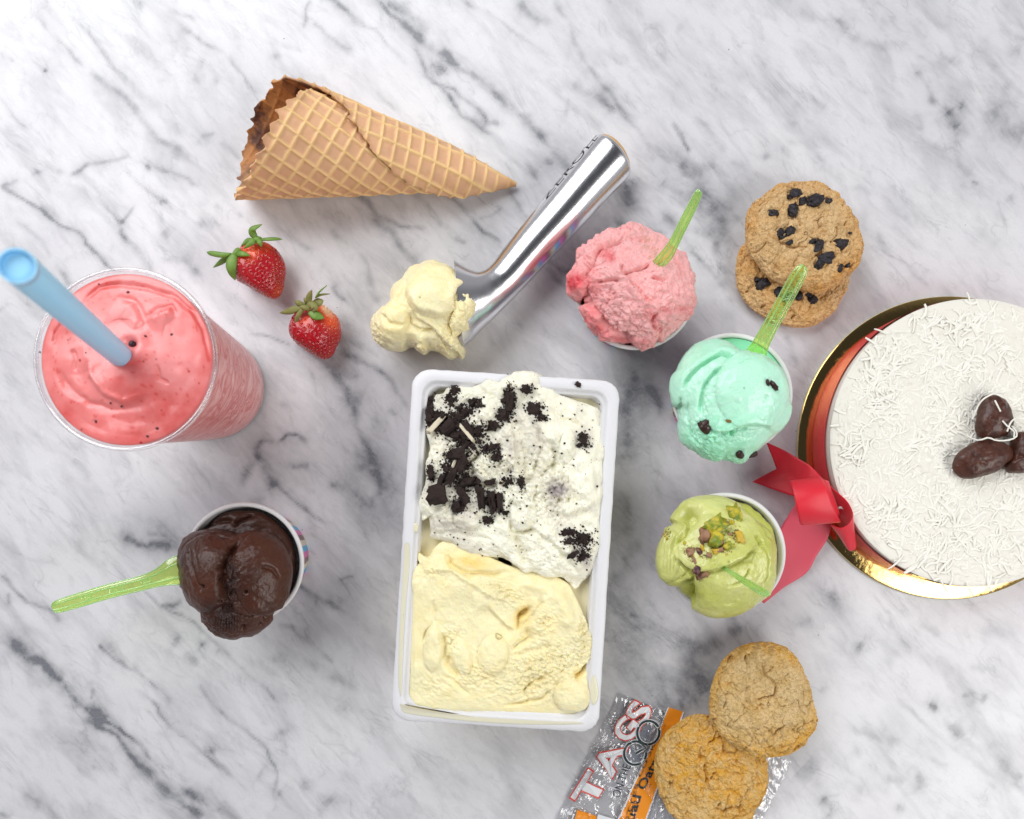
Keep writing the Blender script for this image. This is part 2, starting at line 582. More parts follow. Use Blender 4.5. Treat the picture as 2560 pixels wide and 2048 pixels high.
veins(0, 1328, 2.396, [
    ([(40, 640), (180, 730), (300, 870), (400, 960), (500, 1050), (640, 1140)], 14, .62), ([(300, 880), (350, 910)], 14, .5),
    ([(420, 1030), (560, 1060), (650, 1110), (600, 1160), (500, 1110)], 14, .48), ([(640, 1130), (740, 1210), (860, 1320), (960, 1410)], 5, .5),
    ([(560, 1150), (700, 1240), (760, 1320), (850, 1440)], 7, .62), ([(840, 1400), (920, 1480), (1000, 1590), (1120, 1660), (1260, 1720)], 14, .52),
    ([(1100, 1560), (1200, 1620), (1330, 1680), (1450, 1725)], 14, .5), ([(0, 250), (90, 340), (240, 450), (370, 550)], 5, .42),
    ([(340, 530), (360, 560)], 10, .3), ([(590, 690), (650, 730)], 8, .4), ([(640, 720), (780, 830), (900, 920), (1000, 1010)], 4, .45),
    ([(800, 840), (830, 850)], 10, .35), ([(800, 960), (930, 1040), (1000, 1140), (1150, 1270), (1300, 1400), (1480, 1550)], 4, .38),
    ([(60, 380), (60, 430)], 12, .4), ([(540, 930), (550, 1000)], 5, .3), ([(850, 370), (960, 430), (1100, 520), (1280, 660), (1400, 770)], 5, .35),
    ([(980, 440), (1080, 430)], 12, .4), ([(740, 20), (860, 70), (960, 80), (1050, 100)], 16, .6), ([(880, 0), (1000, 40)], 12, .4),
    ([(1380, 760), (1520, 880), (1660, 1000)], 5, .28), ([(1200, 940), (1340, 1070), (1470, 1180), (1600, 1290), (1640, 1480), (1660, 1680)], 5, .34),
    ([(1200, 680), (1220, 690)], 10, .4), ([(1030, 650), (1060, 670)], 12, .3), ([(1310, 720), (1330, 730)], 12, .35), ([(1220, 1310), (1300, 1320)], 12, .35),
    ([(1780, 320), (1880, 400), (2000, 430), (2156, 520)], 8, .5), ([(1870, 420), (1890, 430)], 12, .45), ([(1660, 560), (1740, 590), (1900, 720), (1980, 770)], 7, .45),
    ([(1640, 750), (1740, 760)], 16, .4), ([(2040, 1030), (2060, 1060)], 16, .42), ([(1800, 800), (1960, 880), (2156, 960)], 20, .25),
    ([(2040, 300), (2120, 270)], 6, .4), ([(1960, 1580), (1990, 1600)], 14, .5), ([(1550, 1440), (1570, 1450)], 9, .55), ([(1670, 1580), (1690, 1590)], 8, .5),
    ([(1820, 1500), (1850, 1540)], 14, .35), ([(1640, 1680), (1670, 1660)], 8, .4), ([(1660, 1200), (1740, 1180)], 12, .25), ([(2110, 1300), (2130, 1310)], 12, .35),
    ([(200, 1640), (230, 1650)], 12, .25), ([(120, 1580), (300, 1690), (380, 1725)], 5, .22), ([(0, 1680), (60, 1725)], 9, .3), ([(0, 60), (180, 170), (330, 210)], 5, .15),
    ([(440, 90), (640, 210)], 5, .16), ([(1120, 740), (1200, 800)], 10, .3),
])
veins(600, 700, 2.876, [
    ([(60, 380), (200, 410), (260, 445), (340, 480)], 4, .42), ([(690, 30), (760, 150)], 7, .35), ([(950, 60), (1010, 170)], 10, .35),
    ([(400, 480), (560, 560), (620, 620)], 10, .3), ([(620, 600), (700, 700), (800, 880), (860, 1040), (920, 1220), (980, 1350)], 14, .4),
    ([(760, 840), (880, 910)], 26, .4), ([(700, 500), (850, 580), (960, 640), (1060, 700), (1150, 830), (1220, 920)], 9, .38), ([(700, 640), (860, 700)], 18, .28),
    ([(730, 420), (860, 450), (1000, 560)], 12, .25), ([(500, 640), (540, 790), (660, 930), (740, 1010)], 4, .18), ([(290, 1165), (340, 1130), (420, 1130), (480, 1165)], 7, .55),
    ([(390, 1335), (440, 1340), (490, 1335)], 11, .5), ([(180, 1140), (150, 1230), (170, 1330)], 11, .4), ([(180, 1340), (220, 1430), (240, 1500)], 16, .45),
    ([(0, 1470), (60, 1390), (150, 1350)], 8, .4), ([(230, 1440), (340, 1530), (480, 1640), (600, 1725)], 5, .4), ([(180, 1140), (250, 1180)], 7, .35),
    ([(740, 1500), (860, 1530)], 14, .42), ([(870, 1600), (960, 1610)], 13, .4), ([(660, 1470), (680, 1500)], 10, .4), ([(980, 1350), (1020, 1560), (1060, 1725)], 12, .3),
    ([(820, 1350), (900, 1360)], 11, .25), ([(1080, 930), (1110, 980)], 12, .35), ([(1040, 1540), (1160, 1640)], 40, .25), ([(310, 890), (370, 900)], 9, .25), ([(60, 1600), (200, 1560)], 16, .2),
])
veins(1500, 1328, 2.034, [
    ([(300, 160), (360, 200)], 10, .3), ([(150, 420), (180, 430)], 10, .3), ([(1000, 490), (1080, 450)], 15, .42), ([(1190, 330), (1240, 400)], 12, .3),
    ([(1320, 580), (1350, 600)], 14, .35), ([(1460, 660), (1560, 560)], 20, .22), ([(1680, 880), (1720, 900)], 14, .55), ([(1770, 980), (1810, 1040), (1820, 1060)], 15, .55),
    ([(1880, 1020), (1900, 1030)], 12, .4), ([(1840, 830), (1850, 850)], 9, .5), ([(1940, 850), (1960, 870)], 8, .4), ([(1270, 990), (1370, 1040), (1530, 1060)], 12, .3),
    ([(1030, 1190), (1090, 1240)], 34, .42), ([(1290, 1110), (1320, 1140)], 12, .4), ([(1440, 1020), (1520, 1070)], 14, .3), ([(1550, 1200), (1620, 1290), (1640, 1320)], 16, .5),
    ([(1440, 1250), (1540, 1270)], 14, .3), ([(1110, 1370), (1170, 1430)], 10, .5), ([(1510, 1400), (1560, 1420)], 14, .42), ([(1700, 640), (1800, 720), (1900, 900)], 16, .22),
    ([(1880, 680), (1980, 700), (2080, 820)], 14, .25), ([(1960, 1100), (2100, 1200)], 18, .25), ([(1500, 850), (1600, 960), (1780, 1100), (2000, 1240)], 6, .2),
    ([(380, 520), (520, 640), (620, 560)], 30, .3), ([(640, 520), (720, 500)], 28, .4), ([(240, 760), (330, 880), (430, 900)], 24, .25), ([(1130, 800), (1170, 790)], 12, .25),
    ([(60, 240), (200, 160)], 20, .2), ([(1620, 470), (1720, 520)], 16, .2), ([(1950, 500), (2080, 540)], 14, .18), ([(440, 700), (560, 800)], 26, .3),
    ([(2030, 1180), (2156, 1260)], 22, .25), ([(1240, 1290), (1340, 1330)], 12, .25), ([(1680, 1150), (1760, 1180)], 10, .25),
])
veins(1500, 900, 1.0, [
    ([(70, 30), (60, 130), (90, 260)], 30, .3), ([(120, 60), (150, 140)], 12, .35), ([(60, 330), (80, 420)], 16, .3), ([(20, 160), (40, 230)], 20, .25),
    ([(90, 450), (60, 520)], 16, .25), ([(460, -60), (500, 20)], 14, .2), ([(400, -170), (470, -110)], 9, .3),
])

marble = M("polished_marble", rough=0.26)
mp = nd(marble.nt, "ShaderNodeMapping", {"Vector": marble.co, "Rotation": (0, 0, math.radians(48))})
ani = nd(marble.nt, "ShaderNodeMapping", {"Vector": mp.outputs[0], "Scale": (0.36, 1.0, 1.0)}).outputs[0]
n1 = marble.noise(0.42, 6, 0.6, ani, 0.5)
n2 = marble.noise(1.5, 7, 0.66, ani, 0.6)
n3 = marble.noise(0.13, 3, 0.5)
n4 = marble.noise(6.0, 5, 0.6)
ridge = marble.math('ABSOLUTE', marble.math('SUBTRACT', marble.noise(0.55, 5, 0.55, ani, 0.9), 0.5))
thin = marble.ramp(ridge, [(0.0, 1.0), (0.02, 0.25), (0.06, 0.0)])
thin = marble.math('MULTIPLY', thin, marble.ramp(marble.noise(0.35, 2), [(0.46, 0.0), (0.62, 1.0)]))
smud = marble.ramp(n1, [(0.46, 0.0), (0.66, 0.5), (0.85, 1.0)])
fine = marble.ramp(n2, [(0.5, 0.0), (0.76, 0.8)])
vein_break = marble.math('ADD', marble.math('MULTIPLY', marble.noise(2.2, 6, 0.7), 1.0), 0.42)
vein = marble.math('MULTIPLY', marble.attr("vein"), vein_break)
tot = marble.math('ADD', vein, marble.math('MULTIPLY', smud, 0.42))
tot = marble.math('ADD', tot, marble.math('MULTIPLY', fine, 0.20))
tot = marble.math('ADD', tot, marble.math('MULTIPLY', thin, 0.16))
tot = marble.math('MULTIPLY', tot, 1.3)
basec = marble.mix(marble.ramp(n3, [(0.35, 0.0), (0.65, 1.0)]), (0.715, 0.715, 0.73), (0.675, 0.665, 0.69))
col = marble.mix(nd(marble.nt, "ShaderNodeClamp", {0: tot}).outputs[0], basec, (0.175, 0.18, 0.20))
col = marble.mix(marble.math('MULTIPLY', marble.ramp(n4, [(0.4, 0.0), (0.6, 1.0)]), 0.10), col, (0.50, 0.51, 0.54))
marble.color(col)
marble.b.inputs["Specular IOR Level"].default_value = 0.35
marble.set("Roughness", marble.math('ADD', marble.math('MULTIPLY', marble.noise(1.2, 4), 0.12), 0.2))

gx = np.concatenate([np.linspace(-75, -36.5, 16)[:-1], np.linspace(-36.5, 36.5, 521), np.linspace(36.5, 75, 16)[1:]])
gy = np.concatenate([np.linspace(-60, -24, 14)[:-1], np.linspace(-24, 35, 421), np.linspace(35, 70, 14)[1:]])
GX, GY = np.meshgrid(gx, gy)
V = np.stack([GX.ravel(), GY.ravel(), np.zeros(GX.size)], -1)
Pn = np.stack([V[:, 0], V[:, 1], V[:, 0] * 0], -1)
wx = fbm(Pn * 0.5, 4, 3, 0.52) * 9
wy = fbm(Pn * 0.5 + 40, 4, 8, 0.52) * 9
vx, vy = V[:, 0] * PPC + NX + wx, NY - V[:, 1] * PPC + wy
vi = np.zeros(len(V))
br = 0.62 + 0.55 * fbm(Pn * 0.9, 4, 21)
for pts, w, k in VEINS:
    xs = [p[0] for p in pts]
    ys = [p[1] for p in pts]
    mrg = w * 4 + 30
    m = (vx > min(xs) - mrg) & (vx < max(xs) + mrg) & (vy > min(ys) - mrg) & (vy < max(ys) + mrg)
    idx = np.nonzero(m)[0]
    d, sg, t = polydist(vx[idx], vy[idx], pts)
    wl = w * (0.55 + 0.6 * (0.5 + 0.5 * fbm(Pn[idx] * 0.8 + 9, 3, 31)))
    f = k * (0.62 * np.exp(-(d / wl) ** 2) + 0.55 * np.exp(-np.abs(d) / (wl * 2.6))) * np.clip(br[idx] + 0.25, 0.2, 1.4)
    f *= np.clip(np.minimum(t, 1 - t) * 8 + 0.55, 0, 1)
    vi[idx] = np.maximum(vi[idx], f) + 0.25 * np.minimum(vi[idx], f)
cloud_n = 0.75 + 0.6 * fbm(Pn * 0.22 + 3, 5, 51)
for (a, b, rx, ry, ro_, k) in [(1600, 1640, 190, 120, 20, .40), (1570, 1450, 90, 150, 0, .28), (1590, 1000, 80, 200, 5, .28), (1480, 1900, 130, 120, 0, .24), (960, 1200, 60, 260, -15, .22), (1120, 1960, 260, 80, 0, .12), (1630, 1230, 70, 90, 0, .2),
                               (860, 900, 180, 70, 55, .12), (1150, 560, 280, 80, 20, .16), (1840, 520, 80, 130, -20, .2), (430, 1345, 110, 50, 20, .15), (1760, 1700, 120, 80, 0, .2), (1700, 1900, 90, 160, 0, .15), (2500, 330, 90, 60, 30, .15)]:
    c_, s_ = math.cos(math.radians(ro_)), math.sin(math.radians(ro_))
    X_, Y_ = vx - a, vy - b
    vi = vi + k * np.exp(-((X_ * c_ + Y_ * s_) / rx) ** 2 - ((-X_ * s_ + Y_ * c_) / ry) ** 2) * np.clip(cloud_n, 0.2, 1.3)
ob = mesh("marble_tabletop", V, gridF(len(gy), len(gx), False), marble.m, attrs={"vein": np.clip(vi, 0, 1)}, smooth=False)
tag(ob, None, kind='structure')

# ================================================================== MATERIALS
m_paper_white = M("white_paperboard", (0.76, 0.75, 0.75), 0.45).m
m_blue = M("blue_print", (0.02, 0.36, 0.68), 0.35).m
m_beige = M("beige_print", (0.66, 0.56, 0.42), 0.35).m
m_brown = M("brown_print", (0.16, 0.06, 0.06), 0.35).m
m_magenta = M("magenta_print", (0.68, 0.09, 0.36), 0.35).m


def icecream(name, a, b, speck=None, speck_scale=3.0, speck_size=0.12, rough=0.42, sw=0.45, rad=(1.0, 0.6, 0.4), fine=14.0, bst=0.35, coat=0.0, hue=None, bdist=0.05, nz=0.8):
    m = M(name, rough=rough)
    f = m.attr("tone")
    n = m.noise(1.6, 6, 0.65)
    fac = nd(m.nt, "ShaderNodeClamp", {0: m.math('ADD', f, m.math('MULTIPLY', m.math('SUBTRACT', n, 0.5), nz))}).outputs[0]
    c = m.mix(fac, a, b)
    if speck:
        v = m.voro(speck_scale, co=m.co)
        gate = m.ramp(m.noise(0.9, 3), [(0.42, 0.0), (0.6, 1.0)])
        sp = m.math('MULTIPLY', m.ramp(v, [(speck_size, 1.0), (speck_size + 0.06, 0.0)]), m.ramp(m.voro(speck_scale, out="Color"), [(0.45, 0.0), (0.5, 1.0)]))
        c = m.mix(m.math('MULTIPLY', sp, gate), c, speck)
    m.color(c)
    h = m.math('ADD', m.noise(fine, 5, 0.65), m.math('MULTIPLY', m.noise(fine * 0.3, 4), 1.2))
    h = m.math('MULTIPLY', h, m.math('ADD', m.attr("grain"), 0.12))
    m.bump(h, bst, bdist)
    sss(m, sw, rad, 0.25)
    if coat:
        m.b.inputs["Coat Weight"].default_value = coat
        m.b.inputs["Coat Roughness"].default_value = 0.15
    return m.m


m_straw_ice = icecream("strawberry_ice", (0.92, 0.47, 0.46), (0.72, 0.07, 0.09), (0.12, 0.05, 0.05), 2.6, 0.07, rad=(1, .35, .3), bst=0.9, fine=9, bdist=0.09)
m_mint_ice = icecream("mint_ice", (0.54, 0.91, 0.71), (0.26, 0.76, 0.48), rough=0.30, rad=(.5, 1, .7), bst=0.4, coat=0.25)
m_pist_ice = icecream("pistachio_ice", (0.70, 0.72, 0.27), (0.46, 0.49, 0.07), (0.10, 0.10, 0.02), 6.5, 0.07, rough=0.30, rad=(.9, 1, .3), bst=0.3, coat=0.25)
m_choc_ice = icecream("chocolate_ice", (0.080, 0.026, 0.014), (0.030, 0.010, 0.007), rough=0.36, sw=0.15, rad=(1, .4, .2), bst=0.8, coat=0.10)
m_choc_ice.node_tree.nodes['Principled BSDF'].inputs['Specular IOR Level'].default_value = 0.32
m_van_ice = icecream("vanilla_ice", (0.97, 0.87, 0.55), (0.95, 0.72, 0.26), rough=0.36, rad=(1, .8, .35), bst=0.9, fine=9, bdist=0.08)
m_cream_ice = icecream("cookies_cream_ice", (0.97, 0.94, 0.77), (0.36, 0.31, 0.31), (0.06, 0.03, 0.025), 5.0, 0.09, nz=0.4, rough=0.36, rad=(1, .9, .6), bst=0.9, fine=9, bdist=0.08)
m_shake = icecream("strawberry_shake", (0.86, 0.27, 0.26), (0.70, 0.10, 0.09), (0.42, 0.02, 0.02), 1.9, 0.10, rough=0.32, rad=(1, .35, .3), bst=0.15, coat=0.2)


def choc_piece(name, col=(0.035, 0.014, 0.01), rough=0.28):
    m = M(name, col, rough)
    m.bump(m.noise(7, 4), 0.35, 0.08)
    return m.m


m_chip = choc_piece("dark_chocolate")
m_candy = M("milk_chocolate_coating", rough=0.3)
m_candy.color(m_candy.mix(m_candy.ramp(m_candy.noise(2.5, 5), [(0.35, 0.0), (0.7, 1.0)]), (0.05, 0.016, 0.010), (0.10, 0.034, 0.02)))
m_candy.bump(m_candy.noise(5, 5, 0.6), 0.5, 0.1)
m_candy = m_candy.m
m_raisin = M("raisin_skin", (0.016, 0.012, 0.018), 0.33)
m_raisin.bump(m_raisin.noise(6, 3, 0.6, dist=1.5), 0.8, 0.12)
m_raisin = m_raisin.m
m_crumb = M("dark_cookie_crumb", rough=0.8)
m_crumb.color(m_crumb.mix(m_crumb.noise(9, 5), (0.012, 0.006, 0.005), (0.05, 0.026, 0.02)))
m_crumb.bump(m_crumb.noise(14, 5, 0.7), 1.0, 0.12)
m_crumb = m_crumb.m
m_filling = M("cookie_filling", (0.70, 0.62, 0.46), 0.6).m


def zero(px, *a):
    return np.zeros_like(px)


def gauss(px, py, cx, cy, rx, ry=None, rot=0.0):
    ry = ry or rx
    c, s = math.cos(math.radians(rot)), math.sin(math.radians(rot))
    X, Y = px - cx, py - cy
    return np.exp(-((X * c + Y * s) / rx) ** 2 - ((-X * s + Y * c) / ry) ** 2)


def dome(px, py, cx, cy, rx, ry=None, rot=0.0):
    ry = ry or rx
    c, s = math.cos(math.radians(rot)), math.sin(math.radians(rot))
    X, Y = px - cx, py - cy
    return np.sqrt(np.clip(1 - ((X * c + Y * s) / rx) ** 2 - ((-X * s + Y * c) / ry) ** 2, 0, 1))


def crease(px, py, pts, w, depth, jit=0.0, side=0.0):
    """a groove; side>0 raises the left bank"""
    if jit:
        q = np.stack([px / 40, py / 40, px * 0], -1)
        px = px + fbm(q, 3, 5) * jit
        py = py + fbm(q + 30, 3, 6) * jit
    d, s, t = polydist(px, py, pts)
    tap = np.clip(np.minimum(t, 1 - t) * 6, 0, 1)
    f = -depth * np.exp(-(d / w) ** 2)
    if side:
        f = f + side * np.exp(-(d / (w * 3.5)) ** 2) * np.clip(s, 0, 1)
    return f * tap


def lip(px, py, pts, h, w=2.0, far=26.0, jit=0.0):
    """a cliff: ground to the left of the line stands higher and rolls over at the edge"""
    if jit:
        q = np.stack([px / 22, py / 22, px * 0], -1)
        px = px + fbm(q, 4, 15) * jit
        py = py + fbm(q + 30, 4, 16) * jit
    d, s, t = polydist(px, py, pts)
    tap = np.clip(np.minimum(t, 1 - t) * 5, 0, 1)
    sd = d * s
    return h * (0.5 + 0.5 * np.tanh(sd / w)) * np.exp(-(sd / (far * 1.1)) ** 2) * tap - h * 0.45 * np.exp(-((sd + w * 1.5) / (w * 1.6)) ** 2) * tap


def rough(V, sc, amp, seed=0, octv=5):
    return amp * fbm(V * sc, octv, seed, 0.55)


def piece(name, c, r, mat, parent, origin, seed=0, wr=0.15, n=9, rot=None, boxy=False):
    """small irregular lump; c in cm, r=(rx,ry,rz)"""
    nt_, nr_ = n + 3, n
    a = np.linspace(0.0, math.pi, nr_)
    t = np.linspace(0, 2 * math.pi, nt_, endpoint=False)
    D = np.stack([np.sin(a)[:, None] * np.cos(t), np.sin(a)[:, None] * np.sin(t), np.repeat(np.cos(a)[:, None], nt_, 1)], -1).reshape(-1, 3)
    if boxy:
        D = np.sign(D) * np.abs(D) ** 0.5
        D /= np.maximum(np.abs(D).max(1)[:, None], 0.6) * 0.9
    D = D * (1 + wr * fbm(D * 1.6 + seed * 3.7, 3, seed))[:, None]
    P = D * np.array(r)
    q = math.radians(rot if rot is not None else seed * 77 % 360)
    R = np.array([[math.cos(q), -math.sin(q), 0], [math.sin(q), math.cos(q), 0], [0, 0, 1]])
    tl = 0.35 * math.sin(seed * 1.7)
    R2 = np.array([[1, 0, 0], [0, math.cos(tl), -math.sin(tl)], [0, math.sin(tl), math.cos(tl)]])
    P = P @ (R @ R2).T + np.array(c)
    return mesh(name, P, gridF(nr_, nt_)[:, ::-1].copy(), mat, parent, origin)


HF = {}


def surf_z(obj, px, py, z0):
    """height (cm) of the built surface seen at a photo pixel"""
    key = obj.name
    if key not in HF:
        me = obj.data
        co = np.empty(len(me.vertices) * 3, np.float32)
        me.vertices.foreach_get("co", co)
        co = co.reshape(-1, 3) * 100
        p = obj.parent if obj.parent else obj
        co = co + np.array(p.location) * 100
        X, Y = PXY(co)
        HF[key] = (X, Y, co[:, 2])
    X, Y, Z = HF[key]
    d = (X - px) ** 2 + (Y - py) ** 2
    k = np.argpartition(d, 12)[:12]
    k = k[d[k] < 300]
    return float(Z[k].max()) if len(k) else z0


# ================================================================== PAPER CUPS
CUPH = 4.1


def paper_cup(px, py, label, rot):
    x, y = W(px, py, CUPH)
    t = thing("paper_cup", label, "cup", (x, y, 0), "striped paper ice cream cups")
    o = (x, y, 0)
    NT = 208
    wall = [(2.98, 0.0), (3.0, 0.02), (3.14, 0.8), (3.28, 1.6), (3.42, 2.5), (3.58, 3.4), (3.66, CUPH - 0.2)]
    lathe("cup_wall", wall, x, y, [m_blue, m_beige, m_brown, m_magenta], t, o, nt=NT, matidx=lambda i, j: ((j + rot) // 4) % 4)
    ins = [(3.60, CUPH - 0.1), (3.52, 3.2), (3.34, 2.2), (3.05, 0.4), (2.9, 0.3), (0.01, 0.3)]
    lathe("cup_lining", ins, x, y, m_paper_white, t, o, nt=64)
    lathe("cup_base", [(2.98, 0.01), (2.9, 0.15), (0.01, 0.15)], x, y, m_paper_white, t, o, nt=64)
    th = np.linspace(0, 2 * math.pi, 14)
    lathe("rolled_rim", [(3.72 + 0.15 * math.cos(a), CUPH - 0.02 + 0.13 * math.sin(a)) for a in th], x, y, m_paper_white, t, o, nt=128)
    return t, x, y


paper_cup(1589, 724, "striped paper cup under the strawberry ice cream, rim showing lower left", 0)
paper_cup(1830, 984, "striped paper cup holding mint green ice cream, white rim at its right", 7)
paper_cup(1813, 1383, "striped paper cup holding pistachio ice cream next to the red ribbon tail", 3)
paper_cup(609, 1407, "striped paper cup holding dark chocolate ice cream, stripes showing at right", 11)

# ------------------------------------------------------------------ strawberry ice cream
z = lambda l: zc(l, 1400, 440, 3.75)
S_out = z([(640, 492), (740, 520), (850, 545), (960, 590), (1050, 680), (1160, 730), (1205, 850), (1245, 960), (1240, 1060), (1280, 1150), (1250, 1250), (1200, 1330), (1080, 1440), (980, 1540), (905, 1560), (890, 1610), (780, 1635), (700, 1610), (650, 1560), (480, 1520), (390, 1460), (290, 1390), (240, 1290), (232, 1180), (200, 1115), (150, 1112), (85, 1035), (80, 960), (140, 930), (190, 850), (200, 740), (250, 690), (300, 640), (370, 590), (460, 540), (560, 545), (600, 520)])
sx, sy = W(1600, 730, 5)
strawberry_ice = thing("ice_cream", "rough pink strawberry ice cream heaped over a paper cup", "ice cream", (sx, sy, 4))


def s_disp(px, py, V, N):
    d = rough(V, 0.55, 0.12, 2, 3) + rough(V, 2.2, 0.09, 4, 5)
    f1, f2 = worley(V * 2.6, 3)
    rg = np.clip(0.25 + gauss(px, py, 1480, 620, 70) + gauss(px, py, 1700, 760, 60) + gauss(px, py, 1540, 790, 60) + gauss(px, py, 1540, 580, 60, 30) + gauss(px, py, 1640, 830, 60, 40), 0, 1)
    d += rg * (0.28 * (0.5 - f1))
    f1, f2 = worley(V * 6.5, 8)
    d += rg * 0.09 * (0.5 - f1)
    d += lip(px, py, z([(1040, 700), (700, 560), (500, 620), (380, 700), (250, 900), (235, 1010), (250, 1180), (370, 1330), (440, 1430), (560, 1470), (680, 1560)]), 0.35, 2.2, 40, 6)
    d += lip(px, py, z([(540, 780), (570, 880), (640, 960), (720, 1070), (790, 1150), (930, 1240)]), 0.34, 2.5, 30, 4)
    d += crease(px, py, z([(560, 930), (660, 890), (720, 880), (820, 850), (860, 820)]), 4, 0.25, 4)
    d += crease(px, py, z([(860, 955), (920, 970), (1000, 985)]), 4, 0.3, 3)
    d += crease(px, py, z([(340, 990), (430, 970), (600, 980)]), 5, 0.28, 6)
    d += crease(px, py, z([(470, 1060), (480, 1150), (450, 1230)]), 3, 0.12, 6)
    d += crease(px, py, z([(380, 1330), (450, 1450), (600, 1490), (660, 1500)]), 7, 0.5, 5)
    d += crease(px, py, z([(930, 1220), (880, 1400), (920, 1480), (990, 1430)]), 5, 0.28, 6)
    d += crease(px, py, z([(1080, 1210), (1150, 1230), (1250, 1200)]), 6, 0.3, 5)
    d += crease(px, py, z([(230, 1100), (225, 1180), (260, 1210)]), 6, 0.35, 2)
    d += crease(px, py, z([(1070, 720), (1100, 800), (1180, 900)]), 5, 0.22, 5)
    return d


def s_attr(px, py, V):
    t = 0.95 * gauss(px, py, 1438, 706, 30, 26) + 0.75 * gauss(px, py, 1520, 642, 26, 18, 40) + 0.5 * gauss(px, py, 1485, 700, 22, 30)
    t += 0.5 * gauss(px, py, 1630, 790, 16, 50, -20) + 0.55 * gauss(px, py, 1480, 800, 25, 60, -40) + 0.5 * gauss(px, py, 1570, 850, 70, 14, 10) + 0.4 * gauss(px, py, 1700, 780, 30, 14)
    t += 0.35 * gauss(px, py, 1455, 640, 20, 60, 20) + 0.5 * gauss(px, py, 1640, 697, 20, 5, 10) + 0.4 * gauss(px, py, 1660, 770, 14, 14)
    t += 0.22 * fbm(V * 0.7, 4, 44)
    t -= 0.35 * gauss(px, py, 1650, 660, 60, 60)
    return {"tone": np.clip(t, 0, 1), "grain": np.clip(0.55 + 0.6 * fbm(V * 0.6, 3, 12), 0, 1.2)}


ice_s = blob("ice_cream_scoop", S_out, 4.7, 7.3, 3.0, m_straw_ice, strawberry_ice, (sx, sy, 4), nr=230, nt=460, disp=s_disp, attrs=s_attr, sbot=0.8, centre=(1595, 725))

# ------------------------------------------------------------------ mint ice cream
zm = lambda l: zc(l, 1620, 640, 3.08)
M_out = zm([(530, 642), (600, 662), (680, 730), (760, 775), (850, 790), (930, 830), (1000, 890), (1040, 960), (1062, 1040), (1080, 1130), (1090, 1190), (1075, 1250), (1030, 1330), (950, 1390), (850, 1490), (770, 1575), (712, 1612), (640, 1595), (560, 1570), (530, 1586), (460, 1565), (380, 1510), (290, 1465), (240, 1400), (225, 1290), (225, 1180), (185, 1150), (165, 1050), (165, 980), (185, 920), (215, 880), (240, 820), (300, 740), (380, 670), (460, 645)])
mx_, my_ = W(1825, 985, 5)
mint_ice = thing("ice_cream", "smooth mint green ice cream with dark chocolate chips in a paper cup", "ice cream", (mx_, my_, 4))


def m_disp(px, py, V, N):
    d = rough(V, 0.5, 0.07, 7, 3) + rough(V, 3.0, 0.022, 77, 4)
    d += 0.35 * dome(px, py, 1880, 975, 92, 100) ** 1.0
    d += crease(px, py, zm([(690, 765), (640, 770), (560, 745), (480, 785), (400, 835), (330, 905), (285, 970), (265, 1035)]), 4.5, 0.55, 1.0, 0.18)
    d += crease(px, py, zm([(600, 860), (530, 890), (460, 940), (425, 1000), (405, 1080), (400, 1160), (420, 1230)]), 5.5, 0.42, 3)
    d += lip(px, py, zm([(960, 1360), (900, 1310), (840, 1300), (760, 1300), (690, 1325), (600, 1350), (510, 1350), (420, 1260)]), 0.3, 3, 26, 2)
    d += crease(px, py, zm([(640, 1400), (660, 1340), (700, 1330)]), 4, 0.2, 4)
    d += crease(px, py, zm([(250, 1080), (240, 1160), (215, 1180)]), 4, 0.2, 1)
    d += crease(px, py, zm([(300, 1100), (290, 1260), (340, 1400), (450, 1500)]), 4, 0.13, 5)
    d += crease(px, py, zm([(680, 850), (750, 820), (800, 810)]), 2, 0.07, 2)
    rg = np.clip(gauss(px, py, 1750, 1080, 50, 30, 40) + gauss(px, py, 1815, 1090, 50, 20) + gauss(px, py, 1790, 1140, 90, 14, 15) + gauss(px, py, 1762, 1000, 8, 50) + 0.5 * gauss(px, py, 1780, 930, 40, 8, -30), 0, 1)
    f1, f2 = worley(V * 5.0, 3)
    d += rg * (0.1 * (0.5 - f1) + rough(V, 4, 0.07, 9, 4))
    d += 0.05 * dome(px, py, 1842, 998, 10) + 0.07 * dome(px, py, 1905, 1030, 22, 14, -40)
    for cx, cy, r in ((1766, 1064, 20), (1933, 963, 13), (1919, 957, 8), (1850, 1135, 12), (1880, 1135, 12)):
        d -= 0.07 * np.exp(-(((px - cx) ** 2 + (py - cy) ** 2) ** 0.5 / (r * 1.1)) ** 4)
    d -= 0.12 * gauss(px, py, 1910, 993, 4, 5)
    return d


def m_attr(px, py, V):
    t = 0.15 + 0.3 * fbm(V * 0.5, 3, 4) + 0.4 * gauss(px, py, 1790, 1100, 90, 50, 20)
    t -= 0.3 * gauss(px, py, 1870, 980, 80)
    g = 0.32 + 0.3 * fbm(V * .8, 2, 3) + 0.7 * np.clip(gauss(px, py, 1750, 1080, 60, 30, 40) + gauss(px, py, 1790, 1140, 90, 20, 15), 0, 1)
    return {"tone": np.clip(t, 0, 1), "grain": g}


